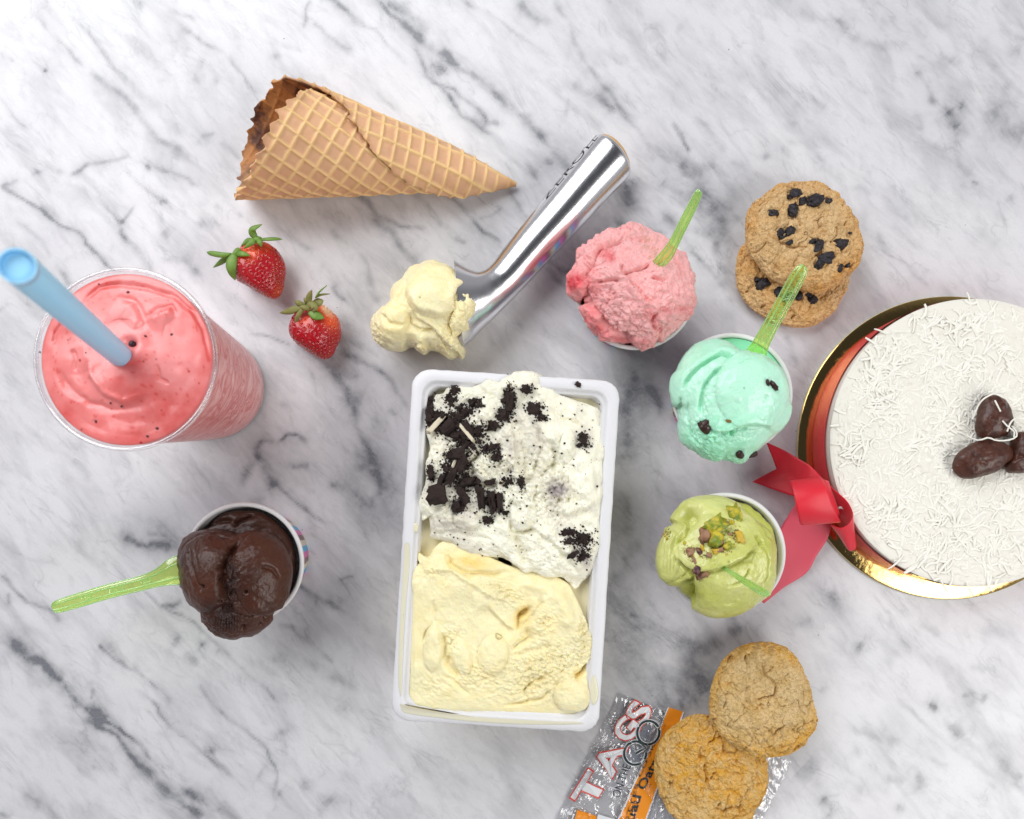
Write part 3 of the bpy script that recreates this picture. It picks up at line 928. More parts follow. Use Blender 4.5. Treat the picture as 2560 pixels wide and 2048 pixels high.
ice_m = blob("ice_cream_scoop", M_out, 4.9, 7.4, 3.0, m_mint_ice, mint_ice, (mx_, my_, 4), nr=200, nt=400, disp=m_disp, attrs=m_attr, sbot=0.8, centre=(1825, 985))
mcx, mcy = W(1830, 984, CUPH)
ml = [(0.02, 3.95), (1.5, 3.92), (3.0, 3.86), (3.4, 3.9), (3.55, 4.0)]
lathe("melted_pool", ml[::-1], mcx, mcy, M("mint_melt", (0.30, 0.78, 0.50), 0.25).m, mint_ice, (mx_, my_, 4), nt=72)
for k, (cx, cy, rx, ry, rot) in enumerate(((1766, 1064, .46, .5, 20), (1934, 964, .20, .40, 35), (1919, 957, .12, .22, 10), (1850, 1135, .24, .34, 30), (1881, 1136, .36, .22, 15))):
    zz = surf_z(ice_m, cx, cy, 5)
    x, y = W(cx, cy, zz)
    piece("chocolate_chip", (x, y, zz - 0.02), (rx, ry, .24), m_chip, mint_ice, (mx_, my_, 4), seed=k + 2, wr=0.22, rot=rot, n=14)
zz = surf_z(ice_m, 1823, 1053, 6)
x, y = W(1823, 1053, zz)
piece("nut_fleck", (x, y, zz), (.22, .09, .05), M("nut_fleck", (0.22, 0.12, 0.02), 0.5).m, mint_ice, (mx_, my_, 4), seed=9, rot=-10)

# ------------------------------------------------------------------ pistachio ice cream
zp = lambda l: zc(l, 1600, 1200, 3.717)
P_out = zp([(640, 145), (760, 155), (900, 210), (1040, 300), (1130, 385), (1210, 480), (1255, 590), (1260, 700), (1245, 800), (1240, 930), (1195, 1050), (1100, 1135), (1000, 1205), (860, 1268), (740, 1282), (600, 1265), (470, 1210), (425, 1130), (385, 1080), (330, 1000), (260, 985), (195, 930), (165, 820), (163, 700), (175, 600), (205, 520), (230, 450), (280, 425), (300, 400), (278, 350), (340, 260), (410, 190), (520, 155)])
px_, py_ = W(1795, 1392, 5)
pist_ice = thing("ice_cream", "folded pale green pistachio ice cream topped with chopped nuts", "ice cream", (px_, py_, 4))


def p_disp(px, py, V, N):
    d = rough(V, 0.5, 0.07, 17, 3) + rough(V, 3.0, 0.022, 77, 4)
    d -= 0.75 * np.clip(gauss(px, py, 1723, 1288, 24, 19, -25) * 1.5, 0, 1)
    d += lip(px, py, zp([(1130, 560), (1060, 640), (960, 720), (820, 790), (700, 830), (560, 850), (440, 810), (360, 730), (330, 640), (400, 520), (520, 440)]), 0.42, 3.5, 45, 2)
    d += crease(px, py, zp([(440, 390), (420, 520), (360, 580), (340, 620)]), 4, 0.35, 1)
    d += crease(px, py, zp([(360, 740), (430, 830), (490, 900), (470, 960), (330, 1000)]), 5, 0.35, 1)
    d += 0.35 * dome(px, py, 1672, 1390, 30, 66, 8)
    for a in range(4):
        o = a * 42
        d += crease(px, py, zp([(400 - o * .9, 430 + o * .4), (350 - o * .9, 600 + o * .3), (330 - o * .75, 760), (300 - o * .5, 900 - o * .2)]), 2.4, 0.09, 1)
    for a in range(3):
        d += crease(px, py, zp([(250 + a * 60, 960 - a * 16), (380 + a * 24, 930 - a * 40), (450, 860 - a * 30)]), 2.6, 0.08, 1)
    d -= 0.6 * np.clip(gauss(px, py, 1722, 1488, 15, 28, -10) * 1.3, 0, 1)
    d += crease(px, py, zp([(430, 1010), (440, 1120), (470, 1190)]), 3, 0.2, 1)
    d += crease(px, py, zp([(830, 990), (930, 950), (1000, 880), (1020, 820)]), 3.2, 0.20, 1, 0.05)
    d += crease(px, py, zp([(1080, 500), (1110, 560), (1160, 600)]), 5, 0.35, 1)
    d += crease(px, py, zp([(1100, 600), (1170, 640), (1200, 740), (1190, 900), (1120, 1040)]), 3.2, 0.14, 1, 0.06)
    d += crease(px, py, zp([(1000, 700), (1050, 660), (1080, 680), (1050, 760), (940, 760)]), 3, 0.15, 1)
    d += crease(px, py, zp([(940, 220), (1080, 330), (1180, 460), (1235, 560)]), 5, 0.25, 1)
    d += crease(px, py, zp([(560, 320), (700, 300), (860, 300)]), 6, 0.08, 3)
    d += crease(px, py, zp([(600, 980), (800, 1120), (1000, 1080)]), 14, 0.07, 3)
    f1, f2 = worley(V * 6, 3)
    rg = np.clip(gauss(px, py, 1715, 1300, 24, 16) + gauss(px, py, 1815, 1330, 45, 40) * .8 + gauss(px, py, 1725, 1500, 16, 26), 0, 1)
    d += rg * 0.13 * (0.5 - f1)
    return d


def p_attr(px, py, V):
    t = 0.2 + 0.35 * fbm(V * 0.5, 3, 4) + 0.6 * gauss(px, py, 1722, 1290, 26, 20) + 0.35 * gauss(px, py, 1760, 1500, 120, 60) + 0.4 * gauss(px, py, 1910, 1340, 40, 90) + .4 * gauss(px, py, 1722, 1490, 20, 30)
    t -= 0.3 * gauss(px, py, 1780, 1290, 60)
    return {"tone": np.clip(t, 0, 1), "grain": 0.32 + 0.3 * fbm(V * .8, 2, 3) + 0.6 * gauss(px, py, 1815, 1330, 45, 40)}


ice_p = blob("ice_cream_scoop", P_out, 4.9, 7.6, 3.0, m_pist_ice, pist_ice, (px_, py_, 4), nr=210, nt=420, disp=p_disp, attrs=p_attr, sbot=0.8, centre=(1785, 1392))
m_ng = M("green_pistachio", rough=0.5)
m_ng.color(m_ng.mix(m_ng.ramp(m_ng.noise(2.2, 3), [(0.4, 0.0), (0.62, 1.0)]), (0.16, 0.24, 0.02), (0.60, 0.48, 0.03)))
m_ng.bump(m_ng.noise(6, 4), 0.4, 0.08)
m_np = M("purple_pistachio_skin", rough=0.45)
m_np.color(m_np.mix(m_np.ramp(m_np.noise(3, 3), [(0.4, 0.0), (0.65, 1.0)]), (0.06, 0.015, 0.03), (0.28, 0.14, 0.07)))
m_ny = M("yellow_pistachio", (0.62, 0.42, 0.04), 0.5)
m_nt = M("tan_pistachio_skin", (0.36, 0.19, 0.11), 0.6)
nuts = [((700, 430), (.42, .24, .24), m_ng, 35), ((680, 470), (.40, .10, .16), m_np, 32), ((610, 525), (.22, .26, .2), m_nt, 60), ((575, 565), (.09, .22, .14), m_np, 10), ((705, 555), (.27, .24, .22), m_ng, 70),
        ((740, 580), (.12, .20, .14), m_nt, 140), ((875, 320), (.20, .33, .16), m_ng, 15), ((850, 390), (.10, .12, .10), m_ng, 15), ((925, 530), (.13, .25, .14), m_ny, 15), ((905, 500), (.08, .2, .1), m_np, 20),
        ((815, 615), (.18, .13, .12), m_ng, 40), ((550, 665), (.20, .11, .11), m_np, 130), ((470, 660), (.15, .12, .09), m_nt, 10), ((590, 860), (.20, .18, .14), m_nt, 30), ((530, 840), (.13, .13, .1), m_np, 60),
        ((580, 635), (.08, .13, .08), m_ny, 20), ((700, 660), (.13, .1, .08), m_ny, 20), ((640, 700), (.14, .09, .08), m_nt, 150), ((740, 650), (.12, .08, .08), m_nt, 15), ((215, 525), (.09, .15, .1), m_nt, 10),
        ((560, 885), (.14, .10, .10), m_np, 20), ((760, 380), (.10, .07, .06), m_nt, 15), ((505, 745), (.12, .05, .05), m_nt, 120), ((830, 500), (.07, .1, .06), m_nt, 50), ((250, 545), (.05, .05, .05), m_ny, 0), ((415, 585), (.06, .1, .05), m_ng, 0)]
for k, (c, r, m, rot) in enumerate(nuts):
    (cx, cy), = zp([c])
    zz = surf_z(ice_p, cx, cy, 6)
    x, y = W(cx, cy, zz)
    r = tuple(q * 1.35 for q in r)
    piece("nut_piece", (x, y, zz + r[2] * 0.25), r, m.m, pist_ice, (px_, py_, 4), seed=k + 3, wr=0.5, n=10, rot=rot, boxy=k % 2 == 0)


def scatter(name, spots, obj, parent, origin, mats, zoff=0.0, size=(0.03, 0.07), z0=5):
    """many tiny crumbs joined as one uncountable part; spots = list of px"""
    Vs, Fs, mi = [], [], []
    base = np.array([(1, 0, 0), (-1, 0, 0), (0, 1, 0), (0, -1, 0), (0, 0, 1), (0, 0, -1)], float)
    tri = np.array([(0, 2, 4), (2, 1, 4), (1, 3, 4), (3, 0, 4), (2, 0, 5), (1, 2, 5), (3, 1, 5), (0, 3, 5)])
    n = 0
    for (cx, cy) in spots:
        zz = surf_z(obj, cx, cy, z0)
        x, y = W(cx, cy, zz)
        r = rng.uniform(size[0], size[1]) * rng.uniform(0.6, 1.3, 3)
        P = base * r * rng.uniform(0.7, 1.3, (6, 1))
        q = rng.uniform(0, 6.28)
        R = np.array([[math.cos(q), -math.sin(q), 0], [math.sin(q), math.cos(q), 0], [0, 0, 1]])
        Vs.append(P @ R.T + (x, y, zz + zoff))
        Fs.append(tri + n)
        mi += [int(rng.integers(len(mats)))] * 8
        n += 6
    o = mesh(name, np.vstack(Vs), np.vstack(Fs), mats, parent, origin, smooth=False, matidx=mi)
    o['kind'] = 'stuff'
    return o


sp = []
for (cx, cy, sxx, syy, n) in ((800, 400, 60, 30, 60), (760, 640, 90, 50, 90), (880, 520, 50, 60, 60), (450, 650, 50, 30, 50), (480, 730, 40, 30, 30), (620, 700, 40, 25, 40), (250, 490, 30, 40, 40)):
    for _ in range(n):
        sp += zp([(rng.normal(cx, sxx * .6), rng.normal(cy, syy * .6))])
scatter("nut_crumbs", sp, ice_p, pist_ice, (px_, py_, 4), [m_ng.m, m_ny.m, m_nt.m, m_np.m], 0.0, (0.02, 0.055))

# ------------------------------------------------------------------ chocolate ice cream
zk = lambda l: zc(l, 100, 1220, 2.994)
C_out = zk([(1085, 385), (1140, 340), (1230, 315), (1330, 305), (1430, 325), (1490, 345), (1570, 318), (1650, 320), (1740, 365), (1810, 430), (1865, 530), (1880, 630), (1865, 720), (1845, 800), (1790, 900), (1750, 965), (1690, 1045), (1600, 1105), (1530, 1112), (1460, 1130), (1360, 1112), (1290, 1065), (1275, 1030), (1235, 1000), (1245, 945), (1200, 915), (1130, 870), (1090, 790), (1085, 750), (1060, 735), (1070, 690), (1062, 620), (1048, 540), (1052, 460)])
kx, ky = W(595, 1420, 5)
choc_ice = thing("ice_cream", "glossy dark chocolate ice cream bulging over its paper cup", "ice cream", (kx, ky, 4))


def k_disp(px, py, V, N):
    d = rough(V, 0.5, 0.06, 27, 3) + rough(V, 3.0, 0.03, 77, 4)
    d += 0.55 * dome(px, py, 655, 1432, 75, 102) + 0.5 * dome(px, py, 518, 1430, 68, 100)
    mid = np.clip(gauss(px, py, 578, 1440, 16, 75, 4) * 1.3, 0, 1)
    d += crease(px, py, zk([(1500, 370), (1450, 450), (1400, 560), (1380, 680), (1390, 800), (1400, 880)]), 8, 0.45, 3)
    d += crease(px, py, zk([(1460, 480), (1440, 600), (1440, 800)]), 9, -0.25, 2)
    d += mid * (rough(V, 3, 0.12, 5, 5))
    d -= 0.45 * np.clip(gauss(px, py, 562, 1527, 26, 14) * 1.4, 0, 1)
    d += lip(px, py, zk([(1860, 760), (1780, 870), (1690, 920), (1560, 940), (1450, 925), (1420, 880)]), 0.4, 3, 30, 1.5)
    d += crease(px, py, zk([(1100, 420), (1200, 360), (1330, 350), (1450, 380)]), 4, 0.18, 2)
    d += crease(px, py, zk([(1150, 430), (1160, 560), (1210, 680), (1240, 780)]), 5, 0.12, 2, 0.05)
    d += crease(px, py, zk([(1210, 400), (1200, 520), (1230, 620)]), 4, 0.08, 2)
    d += crease(px, py, zk([(1640, 590), (1720, 610), (1760, 670)]), 4, 0.14, 2)
    d += crease(px, py, zk([(1640, 290), (1680, 330), (1740, 330)]), 4, 0.1, 2)
    d += crease(px, py, zk([(1660, 1000), (1760, 950), (1820, 850)]), 4, 0.2, 2)
    for a in range(9):
        x0 = 1310 + a * 20
        d += crease(px, py, zk([(x0, 960), (x0 + 4, 1080)]), 1.6, 0.08, 0)
    for cx, cy, r in ((1360, 600, 7), (1248, 727, 5), (1520, 1050, 8), (1545, 765, 4), (1690, 970, 5), (1650, 1020, 4), (1350, 845, 5)):
        (q, w), = zk([(cx, cy)])
        d -= 0.28 * gauss(px, py, q, w, r)
    f1, f2 = worley(V * 4, 3)
    d += np.clip(gauss(px, py, 560, 1560, 60, 26) + mid, 0, 1) * 0.16 * (0.5 - f1)
    return d


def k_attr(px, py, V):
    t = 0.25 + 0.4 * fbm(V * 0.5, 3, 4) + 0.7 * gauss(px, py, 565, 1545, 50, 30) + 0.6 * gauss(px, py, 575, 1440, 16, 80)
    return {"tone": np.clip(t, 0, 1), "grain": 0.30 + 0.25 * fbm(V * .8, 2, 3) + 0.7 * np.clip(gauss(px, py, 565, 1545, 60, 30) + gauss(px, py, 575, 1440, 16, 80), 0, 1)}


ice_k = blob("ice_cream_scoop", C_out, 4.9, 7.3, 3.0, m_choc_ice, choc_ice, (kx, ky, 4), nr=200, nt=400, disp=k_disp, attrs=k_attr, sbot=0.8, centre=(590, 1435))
K2 = [(609 + 132 * math.cos(a), 1407 + 132 * math.sin(a)) for a in np.linspace(0, 2 * math.pi, 24, endpoint=False)]


def k2_disp(px, py, V, N):
    d = rough(V, 0.7, 0.10, 37, 4)
    d += crease(px, py, zk([(1590, 190), (1500, 240), (1440, 290)]), 5, 0.35, 1)
    d += crease(px, py, zk([(1200, 300), (1330, 240), (1440, 250)]), 5, 0.3, 2)
    return d


blob("melted_pool", K2, 3.6, 4.35, 2.8, m_choc_ice, choc_ice, (kx, ky, 4), nr=60, nt=160, disp=k2_disp, attrs=lambda px, py, V: {"tone": px * 0 + 0.5, "grain": px * 0 + 0.2}, pw=4.0)
scxy = W(1589, 724, CUPH)
K3 = [(1589 + 131 * math.cos(a), 724 + 131 * math.sin(a)) for a in np.linspace(0, 2 * math.pi, 24, endpoint=False)]
blob("melted_pool", K3, 3.7, 4.3, 2.8, m_straw_ice, strawberry_ice, (sx, sy, 4), nr=50, nt=160, disp=lambda px, py, V, N: rough(V, 1.2, 0.12, 37, 4), attrs=lambda px, py, V: {"tone": px * 0 + 0.75, "grain": px * 0 + 0.5}, pw=4.0)
K4 = [(1813 + 131 * math.cos(a), 1383 + 131 * math.sin(a)) for a in np.linspace(0, 2 * math.pi, 24, endpoint=False)]
blob("melted_pool", K4, 3.6, 4.2, 2.8, m_pist_ice, pist_ice, (px_, py_, 4), nr=50, nt=160, disp=lambda px, py, V, N: rough(V, 1.0, 0.1, 37, 4), attrs=lambda px, py, V: {"tone": px * 0 + 0.7, "grain": px * 0 + 0.2}, pw=4.0)

# ================================================================== MILKSHAKE
cx0, cy0 = -20.56, 6.74
RIM_Z = 12.0
cup = thing("plastic_cup", "tall clear plastic cup full of pink strawberry milkshake", "cup", (cx0, cy0, 0))
oc = (cx0, cy0, 0)
m_clear = clear_plastic("clear_plastic", (0.985, 0.98, 0.98), 0.0, 0.04, fw=0.16)
wall = [(3.50, 0.05), (3.58, 0.4), (3.72, 1.6), (3.95, 4), (4.22, 7), (4.5, 10), (4.62, 11.2), (4.70, 11.75)]
lathe("cup_wall", [(r, z_) for r, z_ in wall], cx0, cy0, m_clear, cup, oc, nt=128)
m_rim = clear_plastic("rim_plastic", (0.93, 0.92, 0.93), 0.10, 0.08, body=(0.8, 0.78, 0.8), body_w=0.10)
th = np.linspace(0, 2 * math.pi, 18)
lathe("cup_rim", [(4.78 + 0.125 * math.cos(a), RIM_Z - 0.1 + 0.14 * math.sin(a)) for a in th], cx0, cy0, m_rim, cup, oc, nt=160)
lathe("cup_base", [(3.50, 0.04), (3.2, 0.02), (3.0, 0.25), (0.01, 0.25)], cx0, cy0, m_clear, cup, oc, nt=96)

shake = thing("milkshake", "thick pink strawberry milkshake with swirled top and red fruit flecks", "milkshake", (cx0, cy0, 0.3))
m_side = M("milkshake_side", rough=0.28)
sepn = nd(m_side.nt, "ShaderNodeSeparateXYZ", {0: m_side.co})
mpp = nd(m_side.nt, "ShaderNodeMapping", {"Vector": m_side.co, "Rotation": (0.35, 0.25, 0.0)})
mpp = nd(m_side.nt, "ShaderNodeMapping", {"Vector": mpp.outputs[0], "Scale": (0.5, 0.5, 1.3)}).outputs[0]
s1 = m_side.noise(0.8, 7, 0.65, mpp, 1.6)
s2 = m_side.noise(2.0, 6, 0.7, mpp, 2.0)
cc = m_side.ramp(s1, [(0.32, (0.86, 0.42, 0.40)), (0.44, (0.80, 0.26, 0.23)), (0.50, (0.62, 0.07, 0.06)), (0.56, (0.85, 0.36, 0.34)), (0.66, (0.88, 0.52, 0.50))])
cc = m_side.mix(m_side.ramp(s2, [(0.58, 0.0), (0.66, 0.5)]), cc, (0.88, 0.60, 0.58))
cc = m_side.mix(m_side.ramp(m_side.noise(1.5, 6, 0.7, mpp, 2.5), [(0.60, 0.0), (0.66, 0.35)]), cc, (0.34, 0.16, 0.17))
grad = m_side.ramp(m_side.math('MULTIPLY', sepn.outputs["Z"], 0.1), [(0.0, 0.5), (0.3, 0.0)])
cc = m_side.mix(grad, cc, (0.85, 0.60, 0.58))
m_side.color(cc)
sss(m_side, 0.3, (1, .4, .3))
body = [(3.40, 0.35), (3.50, 0.5), (3.64, 1.6), (3.87, 4), (4.14, 7), (4.42, 10), (4.56, 11.7)]
lathe("milkshake_body", body, cx0, cy0, m_side.m, shake, (cx0, cy0, 0.3), nt=128)
zz_ = 11.75
rr = 4.58 * PPC * CAMH / (CAMH - zz_)
ccx, ccy = NX + cx0 * PPC * CAMH / (CAMH - zz_), NY - cy0 * PPC * CAMH / (CAMH - zz_)
zs = lambda l: zc(l, 0, 560, 2.875)


def sh_disp(px, py, V, N):
    d = rough(V, 0.35, 0.10, 61, 3)
    X, Y = px - 320, py - 905
    r = np.sqrt(X * X + Y * Y)
    th = np.arctan2(Y, X)
    sw = np.sin(th * 1 + r / 24.0 + 1.3 * fbm(np.stack([px / 90, py / 90, px * 0], -1), 3, 5) + 0.6)
    d += 0.16 * np.clip(sw, -0.2, 1) ** 2 * np.clip(1 - r / 230, 0, 1)
    d += 0.45 * gauss(px, py, 300, 940, 80, 60) - 0.5 * gauss(px, py, 330, 860, 14, 12)
    d += lip(px, py, zs([(640, 960), (660, 1100), (760, 1230), (900, 1300), (1080, 1230)]), -0.22, 5, 40, 2)
    d += lip(px, py, zs([(1040, 700), (1130, 640), (1220, 610), (1260, 680)]), 0.18, 4, 30, 2)
    d += crease(px, py, zs([(600, 560), (700, 460), (850, 430), (1050, 450), (1250, 520), (1400, 640), (1470, 800), (1500, 980)]), 7, 0.18, 3)
    d += lip(px, py, zs([(830, 540), (960, 580), (1020, 700), (960, 770)]), 0.15, 5, 40, 2)
    d += crease(px, py, zs([(380, 860), (390, 780), (450, 700)]), 5, 0.1, 3)
    d += crease(px, py, zs([(1130, 1000), (1150, 1120), (1220, 1140)]), 4, 0.14, 3)
    d += crease(px, py, zs([(420, 1050), (520, 1190), (640, 1290), (900, 1340)]), 9, 0.16, 4)
    d += crease(px, py, zs([(520, 900), (560, 980), (540, 1060)]), 5, 0.12, 3)
    return d * np.clip((1 - np.sqrt((px - ccx) ** 2 + (py - ccy) ** 2) / rr) * 8, 0.0, 1)


FL = [(rng.uniform(-1, 1), rng.uniform(-1, 1), rng.uniform(1.5, 5)) for _ in range(260)]


def sh_attr(px, py, V):
    t = 0.25 + 0.6 * fbm(V * np.array([0.5, 0.5, 0.5]), 5, 14)
    for (a, b, r) in FL:
        if a * a + b * b < 0.9:
            t += (0.75 if r > 3 else 0.5) * gauss(px, py, ccx + a * rr, ccy + b * rr, r, r * 0.6, a * 90)
    t += 0.8 * np.exp(-(polydist(px, py, zs([(1360, 620), (1450, 760), (1500, 980)]))[0] / 4.5) ** 2)
    t += 0.45 * np.exp(-(polydist(px, py, zs([(600, 560), (640, 500), (700, 460)]))[0] / 5) ** 2)
    return {"tone": np.clip(t, 0, 1), "grain": px * 0 + 0.15}


ring = [(ccx + rr * math.cos(a), ccy + rr * math.sin(a)) for a in np.linspace(0, 2 * math.pi, 32, endpoint=False)]
top = blob("milkshake_top", ring, zz_, 12.0, 11.5, m_shake, shake, (cx0, cy0, 0.3), nr=190, nt=380, disp=sh_disp, attrs=sh_attr, pw=5.0, sbot=0.98, nu=3, upz=True)
Vs = []
for k, (a, b, r) in enumerate([(920, 490, .09), (690, 1420, .09), (1060, 1526, .09), (875, 1312, .08), (710, 432, .06), (1233, 795, .08), (288, 922, .06), (1130, 1470, .10), (795, 1287, .07), (1046, 806, .08), (585, 1476, .05), (617, 925, .05)]):
    (q, w), = zs([(a, b)])
    zz = surf_z(top, q, w, 11)
    x, y = W(q, w, zz)
    piece("berry_seed", (x, y, zz), (r, r * .8, r * .5), M("berry_seed", (0.10, 0.015, 0.02), 0.4).m if k == 0 else bpy.data.materials["berry_seed"], shake, (cx0, cy0, 0.3), seed=k, n=6)
# straw, standing in the shake and leaning towards the lens
pa = np.array([*W(300, 893, 9.5), 9.5])
pb = np.array([*W(312, 900, 11.0), 11.0])
A3 = np.array([*W(322, 908, 10.2), 10.2])
B3 = np.array([*W(42, 664, 26.5), 26.5])
path = A3 + (B3 - A3) * np.linspace(-0.12, 1, 40)[:, None]
m_straw = M("pale_blue_plastic", (0.36, 0.74, 1.0), 0.4).m
to = tuple(A3)
straw = thing("drinking_straw", "thick pale blue drinking straw standing in the pink milkshake", "straw", to)
V, F, _ = tube(path, 0.60, 32, close=False)
V2, F2, _ = tube(path, 0.53, 32, close=False)
ends = np.array([[(len(path) - 1) * 32 + j, (len(path) - 1) * 32 + (j + 1) % 32, len(V) + (len(path) - 1) * 32 + (j + 1) % 32, len(V) + (len(path) - 1) * 32 + j] for j in range(32)])
mesh("straw_tube", np.vstack([V, V2]), np.vstack([F, F2[:, ::-1] + len(V), ends]), m_straw, straw, to)
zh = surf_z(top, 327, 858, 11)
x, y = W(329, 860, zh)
piece("straw_hole_shadow_pit", (x, y, zh - 0.02), (.22, .17, .1), M("straw_hole_shade", (0.025, 0.005, 0.012), 0.4).m, shake, (cx0, cy0, 0.3), seed=4, rot=30).name = "straw_hole_shade"  # dark lump added in the hole beside the straw, standing for its shade

inner_end = A3 + (B3 - A3) * 0.985
dirs = (B3 - A3) / np.linalg.norm(B3 - A3)
ru = np.cross(dirs, [0, 0, 1.0]); ru /= np.linalg.norm(ru)
rv = np.cross(ru, dirs)
aa = np.linspace(0, 2 * math.pi, 32, endpoint=False)
Vd = np.vstack([inner_end + 0.55 * np.cos(a) * ru + 0.55 * np.sin(a) * rv for a in aa] + [inner_end])
mesh("straw_light_plug", Vd, [[k, (k + 1) % 32, 32] for k in range(32)], m_straw, straw, to)  # added disc plugs the hole, standing for light inside the tube

# ================================================================== WAFFLE CONE
AL = math.radians(11.9)
apx, apy = W(1302, 462, 0.45)
hang = math.radians(180 - 6.3)
hd = np.array([math.cos(hang), math.sin(hang), 0])
ZV = np.array([0, 0, 1.0])
a_ax = math.cos(AL) * hd + math.sin(AL) * ZV
e1 = -math.sin(AL) * hd + math.cos(AL) * ZV
e2 = np.array([-hd[1], hd[0], 0])
if e2[1] < 0:
    e2 = -e2
APEX = np.array([apx, apy, 0.35])
TOT = 590.0


def cone_pt(t, s, lift=0.0):
    th = np.radians(110 - t)
    g = math.cos(AL) * a_ax + math.sin(AL) * (np.cos(th)[..., None] * e1 + np.sin(th)[..., None] * e2)
    n = -math.sin(AL) * a_ax + math.cos(AL) * (np.cos(th)[..., None] * e1 + np.sin(th)[..., None] * e2)
    off = 0.42 * (t / 360.0)
    fade = np.clip(s / 4.0, 0.15, 1)
    return APEX + s[..., None] * g + n * ((off + lift) * fade)[..., None]


def s_for(t, dist):
    """length along the cone whose picture distance from the tip is dist px"""
    s = np.linspace(0.5, 24, 900)
    P = cone_pt(np.full_like(s, t), s)
    X, Y = PXY(P)
    return float(np.interp(dist, np.hypot(X - 1300, Y - 460), s))


ctl = [(0, 520), (30, 560), (60, 585), (85, 604), (110, 628), (135, 648), (160, 664), (200, 704), (225, 705), (250, 704), (290, 700), (330, 688), (360, 672), (385, 648), (403, 560), (420, 515), (438, 479), (458, 445), (471, 409), (488, 379), (499, 344), (514, 313), (530, 270), (560, 190), (590, 60)]
ct = np.array([c[0] for c in ctl], float)
cs = np.array([s_for(c[0], c[1]) for c in ctl])
NTc, NSc = 900, 240
tt = np.linspace(0, TOT, NTc)
smax = np.interp(tt, ct, cs)
jag = np.abs(((tt / TOT * 41.0) % 1) - 0.5) * 2
smax += 0.34 * (1 - jag) ** 1.1 * np.clip(smax / 14, 0.15, 1) * (0.7 + 0.5 * vnoise(np.stack([tt * 0.3, tt * 0, tt * 0], -1), 13)) - 0.12 + 0.16 * vnoise(np.stack([tt * 0.15, tt * 0, tt * 0], -1), 3)
T, U = np.meshgrid(tt, np.linspace(0.0, 1, NSc))
Sg = 0.35 + (smax[None, :] - 0.35) * U
phi = np.radians(T) * math.sin(AL)
fx, fy = Sg * np.cos(phi), Sg * np.sin(phi)
rot = math.radians(44)
qa = fx * math.cos(rot) - fy * math.sin(rot)
qb = fx * math.sin(rot) + fy * math.cos(rot)
CELL = 0.90


def ridge_h(q):
    d = np.abs(((q / CELL) % 1) - 0.5) * 2 * CELL / 2
    d = CELL / 2 - d
    return np.exp(-(d / 0.095) ** 2)


rh = np.maximum(ridge_h((qa + qb) * 0.7071), ridge_h((qa - qb) * 0.7071))
nz = fbm(np.stack([fx * 1.2, fy * 1.2, fx * 0], -1).reshape(-1, 3), 4, 3).reshape(fx.shape)
Vout = cone_pt(T, Sg, 0.125 * rh + 0.03 * nz)
Vin = cone_pt(T, Sg, -0.13 - 0.05 * rh + 0.02 * nz)
nsz, ntz = Vout.shape[:2]
Fo = gridF(nsz, ntz, False)
nv = nsz * ntz
Vc = np.vstack([Vout.reshape(-1, 3), Vin.reshape(-1, 3)])
Vc[:, 2] = np.maximum(Vc[:, 2], 0.02)
Fi = Fo[:, ::-1] + nv
j = np.arange(ntz - 1)
edge = np.stack([(nsz - 1) * ntz + j, (nsz - 1) * ntz + j + 1, nv + (nsz - 1) * ntz + j + 1, nv + (nsz - 1) * ntz + j], -1)
i = np.arange(nsz - 1)
e1_ = np.stack([i * ntz, (i + 1) * ntz, nv + (i + 1) * ntz, nv + i * ntz], -1)
e2_ = np.stack([i * ntz + ntz - 1, (i + 1) * ntz + ntz - 1, nv + (i + 1) * ntz + ntz - 1, nv + i * ntz + ntz - 1], -1)
m_waf = M("baked_waffle", rough=0.6)
rg = m_waf.attr("ridge")
toast = m_waf.attr("toast")
b1 = m_waf.mix(m_waf.noise(1.0, 5, 0.6), (0.76, 0.46, 0.27), (0.70, 0.39, 0.21))
b2 = m_waf.mix(m_waf.noise(1.4, 5, 0.6), (0.92, 0.66, 0.32), (0.86, 0.55, 0.22))
cw = m_waf.mix(rg, b1, b2)
dk = m_waf.mix(m_waf.ramp(m_waf.noise(0.7, 5, 0.6), [(0.42, 0.0), (0.6, 1.0)]), (0.50, 0.20, 0.05), (0.10, 0.028, 0.010))
cw = m_waf.mix(toast, cw, dk)
m_waf.color(cw)
m_waf.bump(m_waf.math('ADD', m_waf.noise(22, 4, 0.6), m_waf.math('MULTIPLY', m_waf.noise(60, 2), 0.5)), 0.35, 0.05)
sss(m_waf, 0.12, (1, .5, .2), 0.15)
# inside is browned towards its north end; rim slightly toasted
north = np.clip((T - 235) / 110, 0, 1) * np.clip((400 - T) / 15, 0, 1)
ti = np.clip(0.5 * np.clip((T - 195) / 40, 0, 1) + 0.9 * north, 0, 1) * np.clip((Sg / smax[None, :] - 0.5) * 6, 0, 1)
to_ = 0.35 * np.clip((U - 0.965) / 0.035, 0, 1) + 0.12 * np.clip(nz, 0, 1)
tip = np.clip((2.2 - Sg) / 1.5, 0, 1) * 0.35
cone = thing("waffle_cone", "empty rolled waffle cone lying on its side on the marble", "waffle cone", tuple(APEX))
mesh("rolled_wafer", Vc, np.vstack([Fo, Fi, edge, e1_, e2_]), m_waf.m, cone, tuple(APEX),
     attrs={"ridge": np.concatenate([rh.ravel(), rh.ravel()]), "toast": np.concatenate([np.clip(to_ + tip, 0, 1).ravel(), np.clip(ti + tip, 0, 1).ravel()])})

